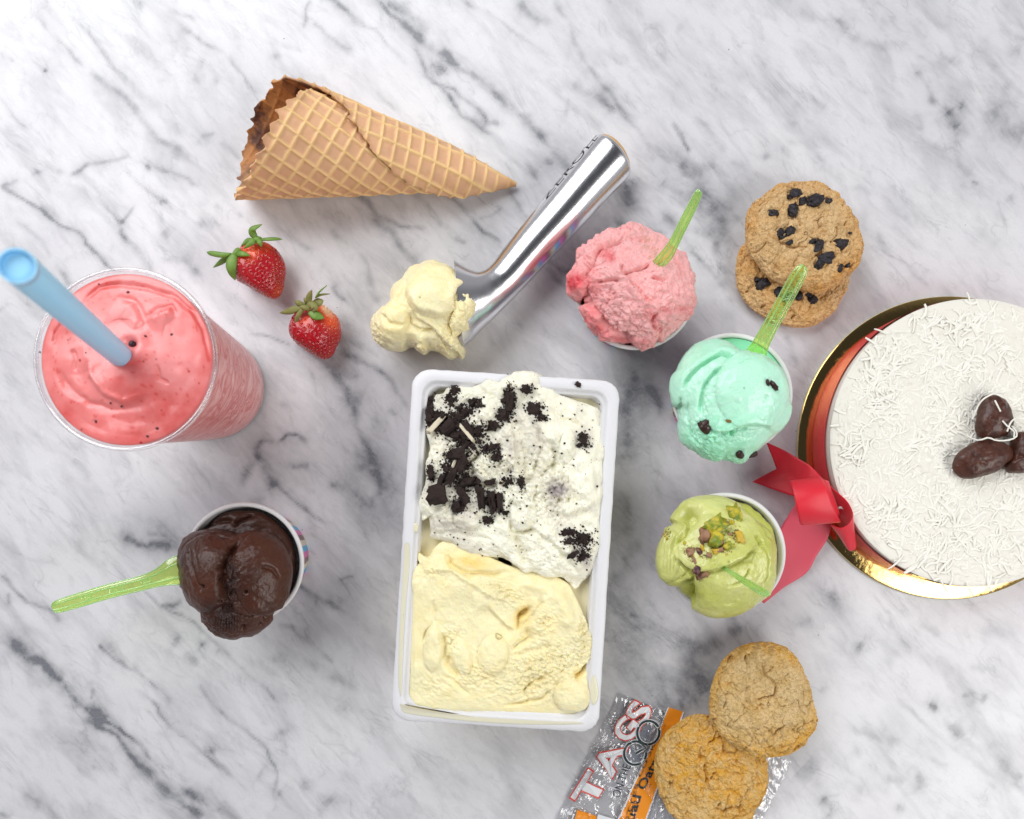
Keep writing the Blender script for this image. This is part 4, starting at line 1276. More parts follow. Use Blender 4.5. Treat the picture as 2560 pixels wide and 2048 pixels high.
# ================================================================== ICE CREAM SCOOP (utensil)
m_metal = M("polished_aluminium", (0.80, 0.80, 0.82), 0.13)
m_metal.b.inputs["Metallic"].default_value = 1.0
m_metal.set("Roughness", m_metal.math('ADD', m_metal.math('MULTIPLY', m_metal.noise(4, 5, 0.7), 0.12), 0.16))
m_metal.bump(m_metal.noise(30, 4, 0.7), 0.05, 0.02)
zu = lambda l: zc(l, 900, 320, 2.875)
secs = [  # upper edge, lower edge (photo px), centre height
    ((1497, 344), (1573, 421), 2.15, 0.90), ((1490, 344), (1575, 430), 2.15, 0.97), ((1478, 352), (1569, 444), 2.15, 1.0), ((1420, 424), (1510, 506), 2.2, 1.0), ((1350, 510), (1442, 580), 2.3, 1.0), ((1290, 583), (1376, 648), 2.4, 1.0),
    ((1245, 641), (1325, 703), 2.5, 1.0), ((1226, 664), (1288, 742), 2.6, 1.0), ((1210, 677), (1258, 772), 2.75, 1.0), ((1194, 681), (1232, 798), 2.9, 1.0), ((1176, 676), (1208, 820), 3.0, 1.0), ((1158, 667), (1186, 844), 3.05, 1.0), ((1142, 657), (1166, 861), 3.1, 1.0), ((1137, 652), (1160, 866), 3.1, 1.0)]
sa = smooth_open([(s[0][0], s[0][1], s[1][0], s[1][1], s[2]) for s in secs], 110)
NS = 56
Vm = []
th = np.linspace(0, 2 * math.pi, NS, endpoint=False)
for r in sa:
    ux, uy = W(r[0], r[1], r[4])
    lx, ly = W(r[2], r[3], r[4])
    c = np.array([(ux + lx) / 2, (uy + ly) / 2, r[4]])
    h = np.array([(ux - lx) / 2, (uy - ly) / 2, 0])
    R = np.linalg.norm(h)
    Vm.append(c + np.cos(th)[:, None] * h + np.sin(th)[:, None] * np.array([0, 0, min(R, r[4] - 0.05, 1.35 + 0.45 * max(R - 1.35, 0))]))
Vm = np.array(Vm)
inner = []
c_end = Vm[-1].mean(0)
for k, f in ((0, 0.965), (-4, 0.95), (-12, 0.86), (-20, 0.7), (-26, 0.4), (-27, 0.02)):
    c = Vm[-1 + k // 1 if k else -1].mean(0)
    inner.append(c + (Vm[-1] - c_end) * f)
Vm2 = np.vstack([Vm.reshape(-1, 3), np.array(inner).reshape(-1, 3)])
uo = tuple(np.array([*W(1350, 560, 0), 0.0]))
utensil = thing("ice_cream_scoop_tool", "shiny metal ice cream scoop lying with vanilla ice cream in its bowl", "ice cream scoop", uo)
Fm = gridF(len(Vm) + len(inner), NS)
k_split = 68
nq = NS * (k_split)
handle = mesh("scoop_handle", Vm2, Fm[:nq], m_metal.m, utensil, uo)
mesh("scoop_bowl", Vm2, Fm[nq:], m_metal.m, utensil, uo)
cend = Vm[0].mean(0)
d_out = cend - Vm[8].mean(0)
d_out /= np.linalg.norm(d_out)
Vcap = np.vstack([Vm[0][None] + 0 * d_out, (cend + (Vm[0] - cend) * 0.97 + d_out * 0.10)[None], (cend + (Vm[0] - cend) * 0.75 + d_out * 0.30)[None], (cend + (Vm[0] - cend) * 0.02 + d_out * 0.42)[None]]).reshape(-1, 3)
m_cap = M("tan_plastic_cap", (0.62, 0.36, 0.12), 0.35)
mesh("end_cap", Vcap, gridF(4, NS)[:, ::-1].copy(), m_cap.m, utensil, uo)
# raised letters running along the far flank of the handle
m_groove = M("dark_engraving", (0.05, 0.045, 0.04), 0.5)
tv, tf = text_verts("ZEROLL", 1.15)
L0, L1 = np.array(W(1378, 470, 2.6)), np.array(W(1478, 352, 2.6))
tv[:, 0] -= tv[:, 0].min()
wtx = tv[:, 0].max()
seclen = np.linspace(0, 1, len(sa))
P3 = []
for v in tv:
    f = v[0] / wtx
    k = int(np.interp(f, [0, 1], [33, 16]))
    fr = np.interp(f, [0, 1], [33, 16]) - k
    ca, cb = Vm[k].mean(0), Vm[k - 1].mean(0)
    c = ca * (1 - 0) + (cb - ca) * (1 - fr if False else 0)
    c = ca + (Vm[k + 1].mean(0) - ca) * fr
    h = Vm[k][0] - Vm[k].mean(0)
    R = np.linalg.norm(h)
    ang = math.radians(34) - (v[1] / 1.15) * math.radians(42)
    P3.append(c + math.cos(ang) * h * 1.012 + math.sin(ang) * np.array([0, 0, R * 1.012]))
o = mesh("engraved_lettering", np.array(P3), tf, m_groove.m, handle, uo, smooth=False)

V_out = zu([(490, 983), (580, 980), (650, 1000), (700, 1045), (725, 1110), (770, 1150), (810, 1205), (838, 1280), (815, 1345), (775, 1385), (772, 1440), (715, 1470), (685, 1500), (690, 1550), (745, 1585), (735, 1652), (700, 1630), (640, 1660), (560, 1625), (490, 1590), (455, 1618), (420, 1600), (345, 1560), (300, 1590), (190, 1590), (110, 1530), (92, 1440), (108, 1370), (150, 1320), (190, 1298), (225, 1310), (222, 1230), (245, 1150), (300, 1090), (330, 1040), (400, 1000)])
vo = (*W(1060, 770, 3), 0.0)
van_scoop = thing("ice_cream", "pale yellow vanilla ice cream curl held in the metal scoop", "ice cream", vo)


def v_disp(px, py, V, N):
    d = rough(V, 0.6, 0.12, 71, 3) + rough(V, 2.0, 0.04, 72, 4)
    d += 0.55 * dome(px, py, 1082, 725, 72, 70) + 0.30 * dome(px, py, 975, 810, 44, 46)
    d += lip(px, py, zu([(860, 1360), (830, 1180), (740, 1150), (670, 1180), (650, 1240), (670, 1330), (660, 1420)]), 0.4, 3, 22, 2)
    d += crease(px, py, zu([(660, 1180), (700, 1200), (760, 1170)]), 6, 0.25, 3)
    d += lip(px, py, zu([(370, 1300), (400, 1370), (480, 1420), (560, 1480), (620, 1560), (700, 1620)]), -0.32, 4, 24, 2)
    d += lip(px, py, zu([(340, 1150), (350, 1230), (400, 1300), (520, 1340), (640, 1380)]), -0.22, 5, 30, 2)
    d += crease(px, py, zu([(340, 1330), (350, 1450), (430, 1490), (520, 1480)]), 7, 0.40, 3)
    d += crease(px, py, zu([(180, 1330), (230, 1400), (340, 1420)]), 5, 0.18, 3)
    d += crease(px, py, zu([(330, 1080), (300, 1160), (230, 1230)]), 5, 0.18, 3)
    d += crease(px, py, zu([(560, 1510), (600, 1570), (650, 1620)]), 4, 0.2, 3)
    f1, f2 = worley(V * 4.5, 3)
    rg = np.clip(gauss(px, py, 1155, 765, 30, 24) + gauss(px, py, 1120, 860, 50, 24, 40) + gauss(px, py, 940, 840, 26, 40) + gauss(px, py, 1050, 870, 40, 10, 20) + gauss(px, py, 1165, 800, 16, 30), 0, 1)
    d += rg * (0.20 * (0.5 - f1) + rough(V, 4, 0.08, 73, 4))
    return d


def v_attr(px, py, V):
    t = 0.12 + 0.3 * fbm(V * 0.6, 3, 5) + 0.25 * gauss(px, py, 990, 760, 40, 60)
    return {"tone": np.clip(t, 0, 1) * 0.8, "grain": 0.2 + 0.8 * np.clip(gauss(px, py, 1155, 770, 30, 40) + gauss(px, py, 1120, 860, 60, 30, 40) + gauss(px, py, 940, 840, 30, 50), 0, 1)}


blob("ice_cream_curl", V_out, 2.6, 5.3, 0.25, m_van_ice, van_scoop, vo, nr=200, nt=420, centre=(1065, 775), disp=v_disp, attrs=v_attr, sbot=0.8)

L_out = zu([(650, 1200), (690, 1165), (750, 1155), (800, 1200), (838, 1275), (822, 1345), (778, 1385), (772, 1440), (715, 1475), (680, 1500), (650, 1460), (640, 1380), (650, 1280)])


def l_disp(px, py, V, N):
    f1, f2 = worley(V * 4.5, 3)
    return rough(V, 1.0, 0.12, 75, 4) + 0.10 * (0.5 - f1) + crease(px, py, zu([(690, 1240), (720, 1210), (770, 1240)]), 5, 0.25, 3)


blob("ice_cream_flap", L_out, 4.3, 5.3, 2.6, m_van_ice, van_scoop, vo, nr=80, nt=200, disp=l_disp, attrs=lambda px, py, V: {"tone": px * 0 + 0.2, "grain": px * 0 + 0.8}, sbot=0.8)

# ================================================================== STRAWBERRIES
m_berry = M("ripe_strawberry", rough=0.28)
pale = m_berry.attr("pale")
c = m_berry.mix(m_berry.noise(0.9, 3), (0.46, 0.004, 0.010), (0.30, 0.002, 0.012))
c = m_berry.mix(m_berry.ramp(pale, [(0.0, 0.0), (0.5, 0.75), (1.0, 1.0)]), c, (0.78, 0.10, 0.02))
c = m_berry.mix(m_berry.ramp(pale, [(0.72, 0.0), (1.0, 1.0)]), c, (0.85, 0.50, 0.30))
m_berry.color(c)
sss(m_berry, 0.1, (1, .15, .1), 0.25)
m_berry.b.inputs["Coat Weight"].default_value = 0.35
m_berry.b.inputs["Coat Roughness"].default_value = 0.12
m_seed = M("strawberry_seed", (0.62, 0.36, 0.05), 0.45)
m_leaf = M("green_sepal", rough=0.5)
m_leaf.color(m_leaf.mix(m_leaf.noise(3, 4), (0.09, 0.20, 0.02), (0.20, 0.34, 0.06)))
m_leaf_d = M("dry_sepal", rough=0.6)
m_leaf_d.color(m_leaf_d.mix(m_leaf_d.noise(2.5, 4), (0.13, 0.16, 0.03), (0.30, 0.26, 0.09)))


def strawberry(label, outline, centre, ztop, palespots, leaves, leafmats, nseed, tipdir):
    x0, y0 = W(centre[0], centre[1], ztop / 2)
    org = (x0, y0, 0)
    t = thing("strawberry", label, "strawberry", org, "fresh strawberries")
    zr = ztop * 0.5
    O = smooth_closed(outline, 200)
    seeds = []
    g = 0.1
    k = 0
    # seeds in staggered rows over the upper side
    for q in range(900):
        u, v = (q * 0.754877) % 1, (q * 0.569840) % 1
        X = O[:, 0].min() + u * np.ptp(O[:, 0])
        Y = O[:, 1].min() + v * np.ptp(O[:, 1])
        ang = np.arctan2(O[:, 1] - centre[1], O[:, 0] - centre[0])
        a = math.atan2(Y - centre[1], X - centre[0])
        j = np.argmin(np.abs(np.angle(np.exp(1j * (ang - a)))))
        s = math.hypot(X - centre[0], Y - centre[1]) / math.hypot(*(O[j] - np.array(centre)))
        if s < 0.97:
            # spacing tightens towards the tip
            tp = ((X - centre[0]) * tipdir[0] + (Y - centre[1]) * tipdir[1]) / 60.0
            need = 11.5 - 3.8 * tp
            need *= math.sqrt(max(0.15, 1 - s * s)) * 0.6 + 0.4
            if all(math.hypot(X - b[0], Y - b[1]) > need for b in seeds):
                seeds.append((X, Y))
    S = np.array(seeds)

    def disp(px, py, V, N):
        d = rough(V, 0.9, 0.035, 5, 2)
        m = V[:, 2] > zr * 0.8
        dd = np.full(len(px), 99.0)
        idx = np.nonzero(m)[0]
        D = np.sqrt((px[idx][:, None] - S[None, :, 0]) ** 2 + (py[idx][:, None] - S[None, :, 1]) ** 2).min(1)
        dd[idx] = D
        d += -0.075 * np.exp(-(dd / 2.6) ** 2) + 0.02 * np.exp(-((dd - 4.6) / 1.6) ** 2)
        return d

    def attrs(px, py, V):
        p = px * 0
        for (a, b, r, k_) in palespots:
            p = p + k_ * gauss(px, py, a, b, r)
        return {"pale": np.clip(p, 0, 1)}
    b = blob("berry_flesh", outline, zr, ztop, 0.04, m_berry.m, t, org, nr=150, nt=300, centre=centre, disp=disp, attrs=attrs, full=True, nu=40)
    # seeds: one uncountable part
    Vs, Fs, n = [], [], 0
    base = np.array([(1, 0, 0), (-1, 0, 0), (0, .62, 0), (0, -.62, 0), (0, 0, .5), (0, 0, -.5)], float) * 0.052
    tri = np.array([(0, 2, 4), (2, 1, 4), (1, 3, 4), (3, 0, 4), (2, 0, 5), (1, 2, 5), (3, 1, 5), (0, 3, 5)])
    q = math.atan2(-tipdir[1], tipdir[0])
    R = np.array([[math.cos(q), -math.sin(q), 0], [math.sin(q), math.cos(q), 0], [0, 0, 1]])
    for (X, Y) in seeds:
        zz = surf_z(b, X, Y, zr)
        x, y = W(X, Y, zz)
        Vs.append(base @ R.T + (x, y, zz - 0.03))
        Fs.append(tri + n)
        n += 6
    o = mesh("seeds", np.vstack(Vs), np.vstack(Fs), m_seed.m, t, org)
    o['kind'] = 'stuff'
    for k, (L, R_) in enumerate(leaves):
        strip("sepal", L, R_, leafmats[k % len(leafmats)].m, t, org, n=14, m=5, thick=0.035, crown=0.06)
    return t


z3 = lambda l: zc(l, 500, 540, 4.54)


def leaf(pts, w):
    """leaf along a centre line of (zx,zy,z) in strawberry zoom space"""
    P = smooth_open(pts, 12)
    T = np.gradient(P[:, :2], axis=0)
    T /= np.linalg.norm(T, axis=1)[:, None] + 1e-9
    N = np.stack([-T[:, 1], T[:, 0]], -1)
    u = np.linspace(0, 1, 12)
    ww = w * np.clip(np.sin(np.pi * (u * 0.86 + 0.14)) ** 0.8, 0.03, 1)
    L = [(P[i, 0] + N[i, 0] * ww[i], P[i, 1] + N[i, 1] * ww[i], P[i, 2]) for i in range(12)]
    R = [(P[i, 0] - N[i, 0] * ww[i], P[i, 1] - N[i, 1] * ww[i], P[i, 2] - 0.06) for i in range(12)]
    return z3(L), z3(R)


st1 = z3([(560, 290), (720, 295), (830, 350), (910, 440), (960, 540), (970, 620), (950, 740), (920, 860), (870, 925), (800, 935), (720, 900), (600, 840), (500, 780), (420, 725), (395, 620), (400, 500), (450, 390)])
lv1 = [leaf([(400, 440, 2.9), (360, 520, 3.0), (360, 620, 2.9), (400, 730, 2.3)], 62), leaf([(420, 440, 2.9), (480, 430, 3.2), (570, 450, 3.1)], 32), leaf([(360, 440, 2.8), (260, 445, 2.9), (130, 425, 2.7), (80, 412, 2.6)], 32),
       leaf([(340, 460, 2.6), (260, 510, 2.3), (155, 585, 1.6)], 34), leaf([(640, 260, 2.9), (590, 300, 3.1), (500, 370, 3.0)], 34), leaf([(640, 250, 2.9), (600, 200, 3.1), (600, 150, 3.3), (705, 97, 3.3)], 42),
       leaf([(680, 270, 2.8), (780, 265, 3.0), (870, 262, 2.9), (930, 268, 2.7)], 20), leaf([(600, 270, 2.6), (540, 290, 2.4), (470, 345, 2.3)], 34), leaf([(650, 270, 3.0), (680, 300, 3.2), (700, 350, 3.1)], 32), leaf([(450, 370, 2.8), (420, 410, 2.95), (360, 445, 2.9)], 40), leaf([(560, 290, 2.8), (640, 260, 3.0), (700, 245, 2.9)], 26)]
strawberry("larger ripe strawberry with fresh green leaves beside the milkshake cup", st1, (632, 676), 3.0, [(622, 628, 22, .7), (668, 612, 18, .35), (700, 735, 20, .3)], lv1, [m_leaf], 130, (0.6, 0.8))
st2 = z3([(1180, 1060), (1300, 1040), (1400, 1010), (1480, 1060), (1560, 1150), (1595, 1270), (1590, 1370), (1540, 1480), (1500, 1580), (1430, 1620), (1350, 1610), (1220, 1540), (1110, 1460), (1040, 1380), (1018, 1280), (1040, 1180), (1100, 1090)])
lv2 = [leaf([(1180, 1040, 3.0), (1080, 1060, 2.9), (1000, 1085, 2.7), (908, 1100, 2.4)], 42), leaf([(1180, 1040, 3.0), (1110, 1140, 2.9), (1080, 1270, 2.3)], 26), leaf([(1220, 1040, 3.0), (1260, 1010, 3.2), (1310, 1040, 3.2), (1280, 1090, 3.1)], 46),
       leaf([(1240, 1090, 2.9), (1320, 1130, 3.0), (1410, 1160, 2.8)], 52), leaf([(1240, 1000, 3.0), (1240, 920, 3.3), (1270, 840, 3.6)], 36), leaf([(1280, 1000, 2.9), (1350, 980, 3.1), (1400, 960, 3.1)], 48), leaf([(1310, 930, 3.1), (1360, 900, 3.3), (1475, 885, 3.3)], 13),
       leaf([(1310, 930, 3.2), (1360, 860, 3.5), (1440, 790, 3.7)], 9), leaf([(1200, 1020, 2.9), (1120, 990, 3.1), (1075, 965, 3.0)], 30), leaf([(1220, 1000, 2.9), (1200, 960, 3.1), (1180, 930, 3.1)], 22), leaf([(1250, 1060, 3.0), (1180, 1040, 3.1), (1130, 1030, 3.0)], 30)]
strawberry("smaller strawberry with dry brownish leaves, orange at its right shoulder", st2, (788, 838), 2.9, [(815, 770, 26, 1.0), (838, 800, 24, .6), (762, 800, 14, .35)], lv2, [m_leaf_d, m_leaf_d, m_leaf_d, m_leaf], 90, (0.2, 0.97))

# ================================================================== FOAM TUB
TZ = 5.5
tcx, tcy = W(1264, 1377, TZ)
HU, HV = 6.45, 10.93
ta = math.radians(-3.6)
uu = np.array([math.cos(ta), math.sin(ta)])
vv = np.array([-math.sin(ta), math.cos(ta)])
tub = thing("foam_tub", "white rectangular foam tub holding two flavours of ice cream", "tub", (tcx, tcy, 0))
m_foam = M("white_foam", (0.76, 0.76, 0.78), 0.5)
m_foam.bump(m_foam.voro(9), 0.25, 0.04)
sss(m_foam, 0.2, (1, 1, 1), 0.3)


def rrect(inset, rad, z, n=14, wob=0.0):
    pts = []
    a, b = HU - inset, HV - inset
    rad = max(rad, 0.05)
    for qx, qy, s0 in ((1, 1, 0), (-1, 1, 90), (-1, -1, 180), (1, -1, 270)):
        for k in range(n):
            an = math.radians(s0 + 90 * k / (n - 1))
            pts.append((qx * (a - rad) + rad * math.cos(an), qy * (b - rad) + rad * math.sin(an)))
        # straight run towards the next corner
        nx_, ny_ = {0: (-1, 1), 90: (-1, -1), 180: (1, -1), 270: (1, 1)}[s0]
        p0 = pts[-1]
        an = math.radians(s0 + 90)
        p1 = (nx_ * (a - rad) + rad * math.cos(an), ny_ * (b - rad) + rad * math.sin(an))
        for k in range(1, 40):
            f = k / 40
            pts.append((p0[0] + (p1[0] - p0[0]) * f, p0[1] + (p1[1] - p0[1]) * f))
    P = np.array(pts)
    if wob:
        r = np.linalg.norm(P, axis=1)[:, None]
        w_ = vnoise(np.stack([P[:, 0] * 5, P[:, 1] * 5, P[:, 0] * 0], -1), 5)[:, None] * wob
        P = P * (1 + w_ / r)
    X = np.array([tcx, tcy]) + P[:, :1] * uu + P[:, 1:] * vv
    return np.column_stack([X, np.full(len(X), z)])


rings = [rrect(1.9, .8, 0.02), rrect(1.7, .9, 0.1), rrect(0.75, 1.0, TZ - 0.55), rrect(0.10, 1.1, TZ - 0.5), rrect(0.0, 1.15, TZ - 0.38, wob=.02), rrect(0.0, 1.15, TZ - 0.12, wob=.03), rrect(0.10, 1.1, TZ, wob=.02),
         rrect(0.62, .95, TZ), rrect(0.70, .9, TZ - 0.05), rrect(0.74, .88, TZ - 0.22), rrect(0.90, .85, TZ - 0.25), rrect(0.97, .82, TZ - 0.33), rrect(1.15, .8, TZ - 1.8), rrect(1.85, .7, 0.6), rrect(2.1, .6, 0.4), rrect(5.8, .3, 0.4)]
RV = np.array(rings)
Ft = gridF(len(RV), RV.shape[1])
nt_ = RV.shape[1]
mesh("tub_shell", RV[:6].reshape(-1, 3), gridF(6, nt_), m_foam.m, tub, (tcx, tcy, 0))
mesh("tub_rim", RV[5:12].reshape(-1, 3), gridF(7, nt_), m_foam.m, tub, (tcx, tcy, 0))
mesh("tub_lining", RV[11:].reshape(-1, 3), gridF(len(RV) - 11, nt_), m_foam.m, tub, (tcx, tcy, 0))

z7 = lambda l: zc(l, 960, 1340, 3.318)


def grow(k, pts):
    A = np.array(pts)
    c = A.mean(0)
    return [tuple(p) for p in c + (A - c) * k]


z6 = lambda l: zc(l, 960, 900, 3.318)
vt_out = grow(1.025, z7([(300, 150), (350, 185), (400, 175), (440, 110), (520, 60), (620, 80), (760, 150), (900, 200), (1050, 260), (1200, 300), (1350, 320), (1500, 390), (1560, 480), (1600, 570), (1650, 700), (1690, 800), (1722, 880), (1715, 980), (1680, 1070), (1670, 1150), (1700, 1230), (1705, 1330), (1700, 1420), (1660, 1470), (1500, 1490), (1200, 1500), (800, 1495), (450, 1470), (260, 1440), (190, 1370), (170, 1200), (180, 900), (200, 650), (230, 420), (245, 330), (275, 260), (310, 235), (290, 190)]))
vx_, vy_ = W(1240, 1620, 5)
van_tub = thing("ice_cream", "creamy yellow vanilla ice cream filling the lower half of the tub", "ice cream", (vx_, vy_, 3))


def vt_disp(px, py, V, N):
    d = rough(V, 0.35, 0.12, 81, 3) + rough(V, 1.4, 0.05, 82, 4)
    d += lip(px, py, z7([(1560, 520), (1480, 420), (1300, 330), (1100, 320), (950, 310), (800, 330), (640, 290), (560, 240), (560, 120)]), 0.0, 3)
    d += crease(px, py, z7([(260, 300), (400, 270), (560, 290), (700, 370), (850, 460), (1000, 530), (1080, 580)]), 7, -0.16, 4)
    d += crease(px, py, z7([(500, 150), (560, 260), (700, 320), (860, 320), (1060, 290)]), 6, 0.32, 3)
    d += crease(px, py, z7([(1050, 400), (1300, 420), (1480, 520), (1520, 680), (1470, 780)]), 18, -0.34, 3)
    d -= 0.65 * np.clip(gauss(px, py, 1308, 1535, 17, 8, -40) * 1.5, 0, 1) + 0.4 * gauss(px, py, 1296, 1560, 6, 20)
    d += lip(px, py, z7([(860, 560), (900, 650), (1000, 740), (1090, 800)]), -0.22, 4, 30, 3)
    d += lip(px, py, z7([(1110, 800), (1230, 700), (1330, 560), (1300, 500)]), 0.22, 4, 26, 3)
    d += crease(px, py, z7([(480, 800), (510, 900), (500, 1000), (560, 1040)]), 7, 0.35, 3)
    d += crease(px, py, z7([(500, 1020), (560, 1120), (640, 1180)]), 8, 0.35, 3)
    d += crease(px, py, z7([(1050, 960), (1130, 900), (1200, 850), (1160, 760)]), 6, 0.28, 3)
    d += crease(px, py, z7([(1050, 1000), (1200, 960), (1380, 900)]), 6, 0.16, 4)
    d += 0.34 * dome(px, py, *z7([(905, 985)])[0], 38, 52, 10) + 0.30 * dome(px, py, *z7([(640, 1000)])[0], 26, 46, -15) + 0.30 * dome(px, py, *z7([(410, 940)])[0], 24, 56, 5)
    d += 0.5 * dome(px, py, *z7([(1560, 1330)])[0], 46, 44) ** 1.0 + 0.1 * gauss(px, py, *z7([(1560, 1330)])[0], 60)
    d += crease(px, py, z7([(1700, 1060), (1620, 1160), (1580, 1180)]), 7, 0.5, 2)
    d += crease(px, py, z7([(970, 1420), (1100, 1395), (1300, 1350), (1400, 1280)]), 4, 0.22, 3)
    d += crease(px, py, z7([(1380, 1160), (1260, 1220), (1180, 1300), (1180, 1360)]), 5, 0.22, 5)
    d += crease(px, py, z7([(420, 520), (420, 700), (340, 800), (320, 900)]), 5, 0.15, 6)
    d += crease(px, py, z7([(480, 1150), (640, 1260), (700, 1310)]), 6, 0.14, 6)
    d += lip(px, py, z7([(1640, 620), (1620, 760), (1660, 900), (1640, 1050)]), 0.12, 4, 20, 4)
    rg = np.clip(gauss(px, py, *z7([(1250, 1170)])[0], 110, 50, -20) + gauss(px, py, *z7([(980, 470)])[0], 50, 25, 25) + gauss(px, py, *z7([(1330, 720)])[0], 26, 36) + gauss(px, py, *z7([(560, 840)])[0], 26, 30)
                 + gauss(px, py, *z7([(750, 1160)])[0], 45, 26) + gauss(px, py, *z7([(1650, 800)])[0], 18, 60) + .7 * gauss(px, py, *z7([(400, 300)])[0], 30, 14) + .5 * gauss(px, py, *z7([(400, 1240)])[0], 50, 30) + .6 * gauss(px, py, *z7([(1450, 1020)])[0], 60, 30), 0, 1)
    f1, f2 = worley(V * np.array([4.0, 5.5, 4.0]), 3)
    d += rg * (0.26 * (0.42 - f1) + rough(V, 3.5, 0.09, 83, 4))
    g2, _ = worley(V * 2.2, 13)
    d -= rg * 0.20 * np.clip(0.28 - g2, 0, 1) * 3
    edge = np.clip((py - z7([(0, 1430)])[0][1]) / 14, 0, 1) + np.clip((z7([(260, 0)])[0][0] - px) / 14, 0, 1) * np.clip((py - 1460) / 30, 0, 1)
    d = d * 1.12
    d = d * (1 - 0.8 * np.clip(edge, 0, 1)) - 0.12 * np.clip(edge, 0, 1)
    return d


def vt_attr(px, py, V):
    t = 0.10 + 0.22 * fbm(V * 0.5, 3, 4) + 0.8 * gauss(px, py, *z7([(720, 220)])[0], 60, 22, 12) + 0.7 * gauss(px, py, *z7([(1150, 650)])[0], 22, 34) + 0.6 * gauss(px, py, *z7([(1610, 1150)])[0], 16, 14)  # deeper yellow painted into the hollows, where light scatters through the cream
    g = 0.25 + 0.8 * np.clip(gauss(px, py, *z7([(1250, 1170)])[0], 120, 60, -20) + gauss(px, py, *z7([(980, 470)])[0], 50, 30, 25) + gauss(px, py, *z7([(700, 600)])[0], 70, 60) * .5 + gauss(px, py, *z7([(1650, 800)])[0], 30, 60), 0, 1)
    return {"tone": np.clip(t, 0, 1), "grain": g}


ice_vt = blob("ice_cream_mass", vt_out, 4.95, 5.5, 0.8, m_van_ice, van_tub, (vx_, vy_, 3), nr=250, nt=520, centre=z7([(950, 820)])[0], pw=5.0, disp=vt_disp, attrs=vt_attr, sbot=0.86, upz=True)
mb = np.array([rrect(1.0, .8, 4.25), rrect(1.6, .8, 4.2), rrect(2.6, .7, 4.25), rrect(4.2, .5, 4.2), rrect(6.0, .3, 4.2)])
m_melt = M("melted_cream", (0.90, 0.84, 0.58), 0.3).m
mesh("melted_cream", mb.reshape(-1, 3), gridF(len(mb), mb.shape[1]), m_melt, van_tub, (vx_, vy_, 3))
m_drip = M("melted_vanilla", (0.80, 0.75, 0.55), 0.25)
sss(m_drip, 0.3, (1, .8, .4))


def flatdrip(name, outline, zr, h, mat, parent, org, nt=90):
    return blob(name, outline, zr, zr + h, zr - 0.02, mat, parent, org, nr=14, nt=nt, pw=4.0, nu=1, sbot=1.0)


flatdrip("rim_drip", [(p[0] + 6, p[1]) for p in z7([(150, 70), (190, 70), (195, 200), (160, 560), (140, 900), (130, 1250), (115, 1330), (100, 1200), (103, 900), (122, 560), (142, 250)])], TZ + 0.005, 0.05, m_drip.m, van_tub, (vx_, vy_, 3))
flatdrip("rim_drip", [(p[0] + 5, p[1] - 9) for p in z7([(120, 1420), (170, 1470), (400, 1505), (800, 1540), (1200, 1568), (1580, 1572), (1600, 1592), (1200, 1596), (800, 1575), (500, 1545), (180, 1505), (125, 1455)])], TZ + 0.005, 0.05, m_drip.m, van_tub, (vx_, vy_, 3), 140)
flatdrip("rim_drip", z7([(1745, 1150), (1775, 1250), (1775, 1340), (1750, 1395), (1722, 1390), (1715, 1300), (1720, 1200)]), TZ + 0.005, 0.09, m_drip.m, van_tub, (vx_, vy_, 3))
flatdrip("rim_drip", z6([(240, 1370), (265, 1350), (285, 1380), (275, 1420), (250, 1430)]), TZ - 0.1, 0.1, m_drip.m, van_tub, (vx_, vy_, 3), 40)

cc_out = grow(1.02, z6([(440, 300), (500, 285), (560, 215), (640, 230), (740, 250), (850, 190), (960, 215), (1050, 165), (1150, 130), (1280, 150), (1340, 190), (1420, 290), (1560, 330), (1700, 370), (1780, 430), (1815, 560), (1815, 800), (1805, 1100), (1795, 1400), (1770, 1600), (1740, 1720), (1700, 1780), (1640, 1830), (1580, 1880), (1520, 1850), (1460, 1800), (1330, 1770), (1230, 1740), (1160, 1755), (1100, 1700), (1000, 1640), (850, 1620), (700, 1575), (560, 1500), (410, 1465), (400, 1400), (385, 1300), (330, 1320), (290, 1220), (300, 1150), (330, 1080), (360, 1000), (370, 900), (395, 800), (400, 700), (365, 610), (350, 530), (365, 430), (400, 380)]))
cx_, cy_ = W(1290, 1140, 5)
cc_tub = thing("ice_cream", "white cookies and cream ice cream with crushed dark cookie, upper half of the tub", "ice cream", (cx_, cy_, 3))
CLU = [(380, 430, 24, 90, 12), (590, 250, 30, 25, 6), (550, 330, 35, 30, 7), (440, 470, 55, 40, 10), (560, 500, 60, 50, 12), (680, 430, 60, 40, 9), (760, 370, 50, 25, 5), (1040, 330, 36, 90, 15), (1000, 460, 46, 40, 8), (900, 540, 50, 30, 5),
       (1190, 245, 36, 25, 5), (1250, 400, 56, 35, 7), (1310, 480, 36, 18, 4), (480, 570, 50, 40, 8), (620, 620, 70, 40, 9), (780, 600, 45, 50, 8), (700, 700, 70, 50, 10), (860, 730, 60, 40, 8), (940, 800, 36, 40, 5), (560, 820, 50, 60, 9),
       (650, 880, 56, 70, 12), (520, 930, 46, 60, 8), (390, 930, 22, 50, 5), (660, 1010, 70, 46, 10), (440, 1120, 60, 50, 4), (650, 1130, 46, 70, 7), (620, 1210, 36, 40, 5), (880, 1170, 100, 100, 9), (1020, 1010, 40, 36, 5), (860, 1330, 40, 26, 4),
       (1010, 1270, 18, 18, 2), (1140, 1020, 20, 50, 4), (1500, 1430, 26, 20, 3), (1560, 1430, 26, 20, 3), (1650, 1480, 66, 46, 9), (1560, 1500, 46, 16, 3), (1650, 1600, 70, 60, 7), (1660, 670, 40, 50, 6), (760, 340, 30, 15, 2)]


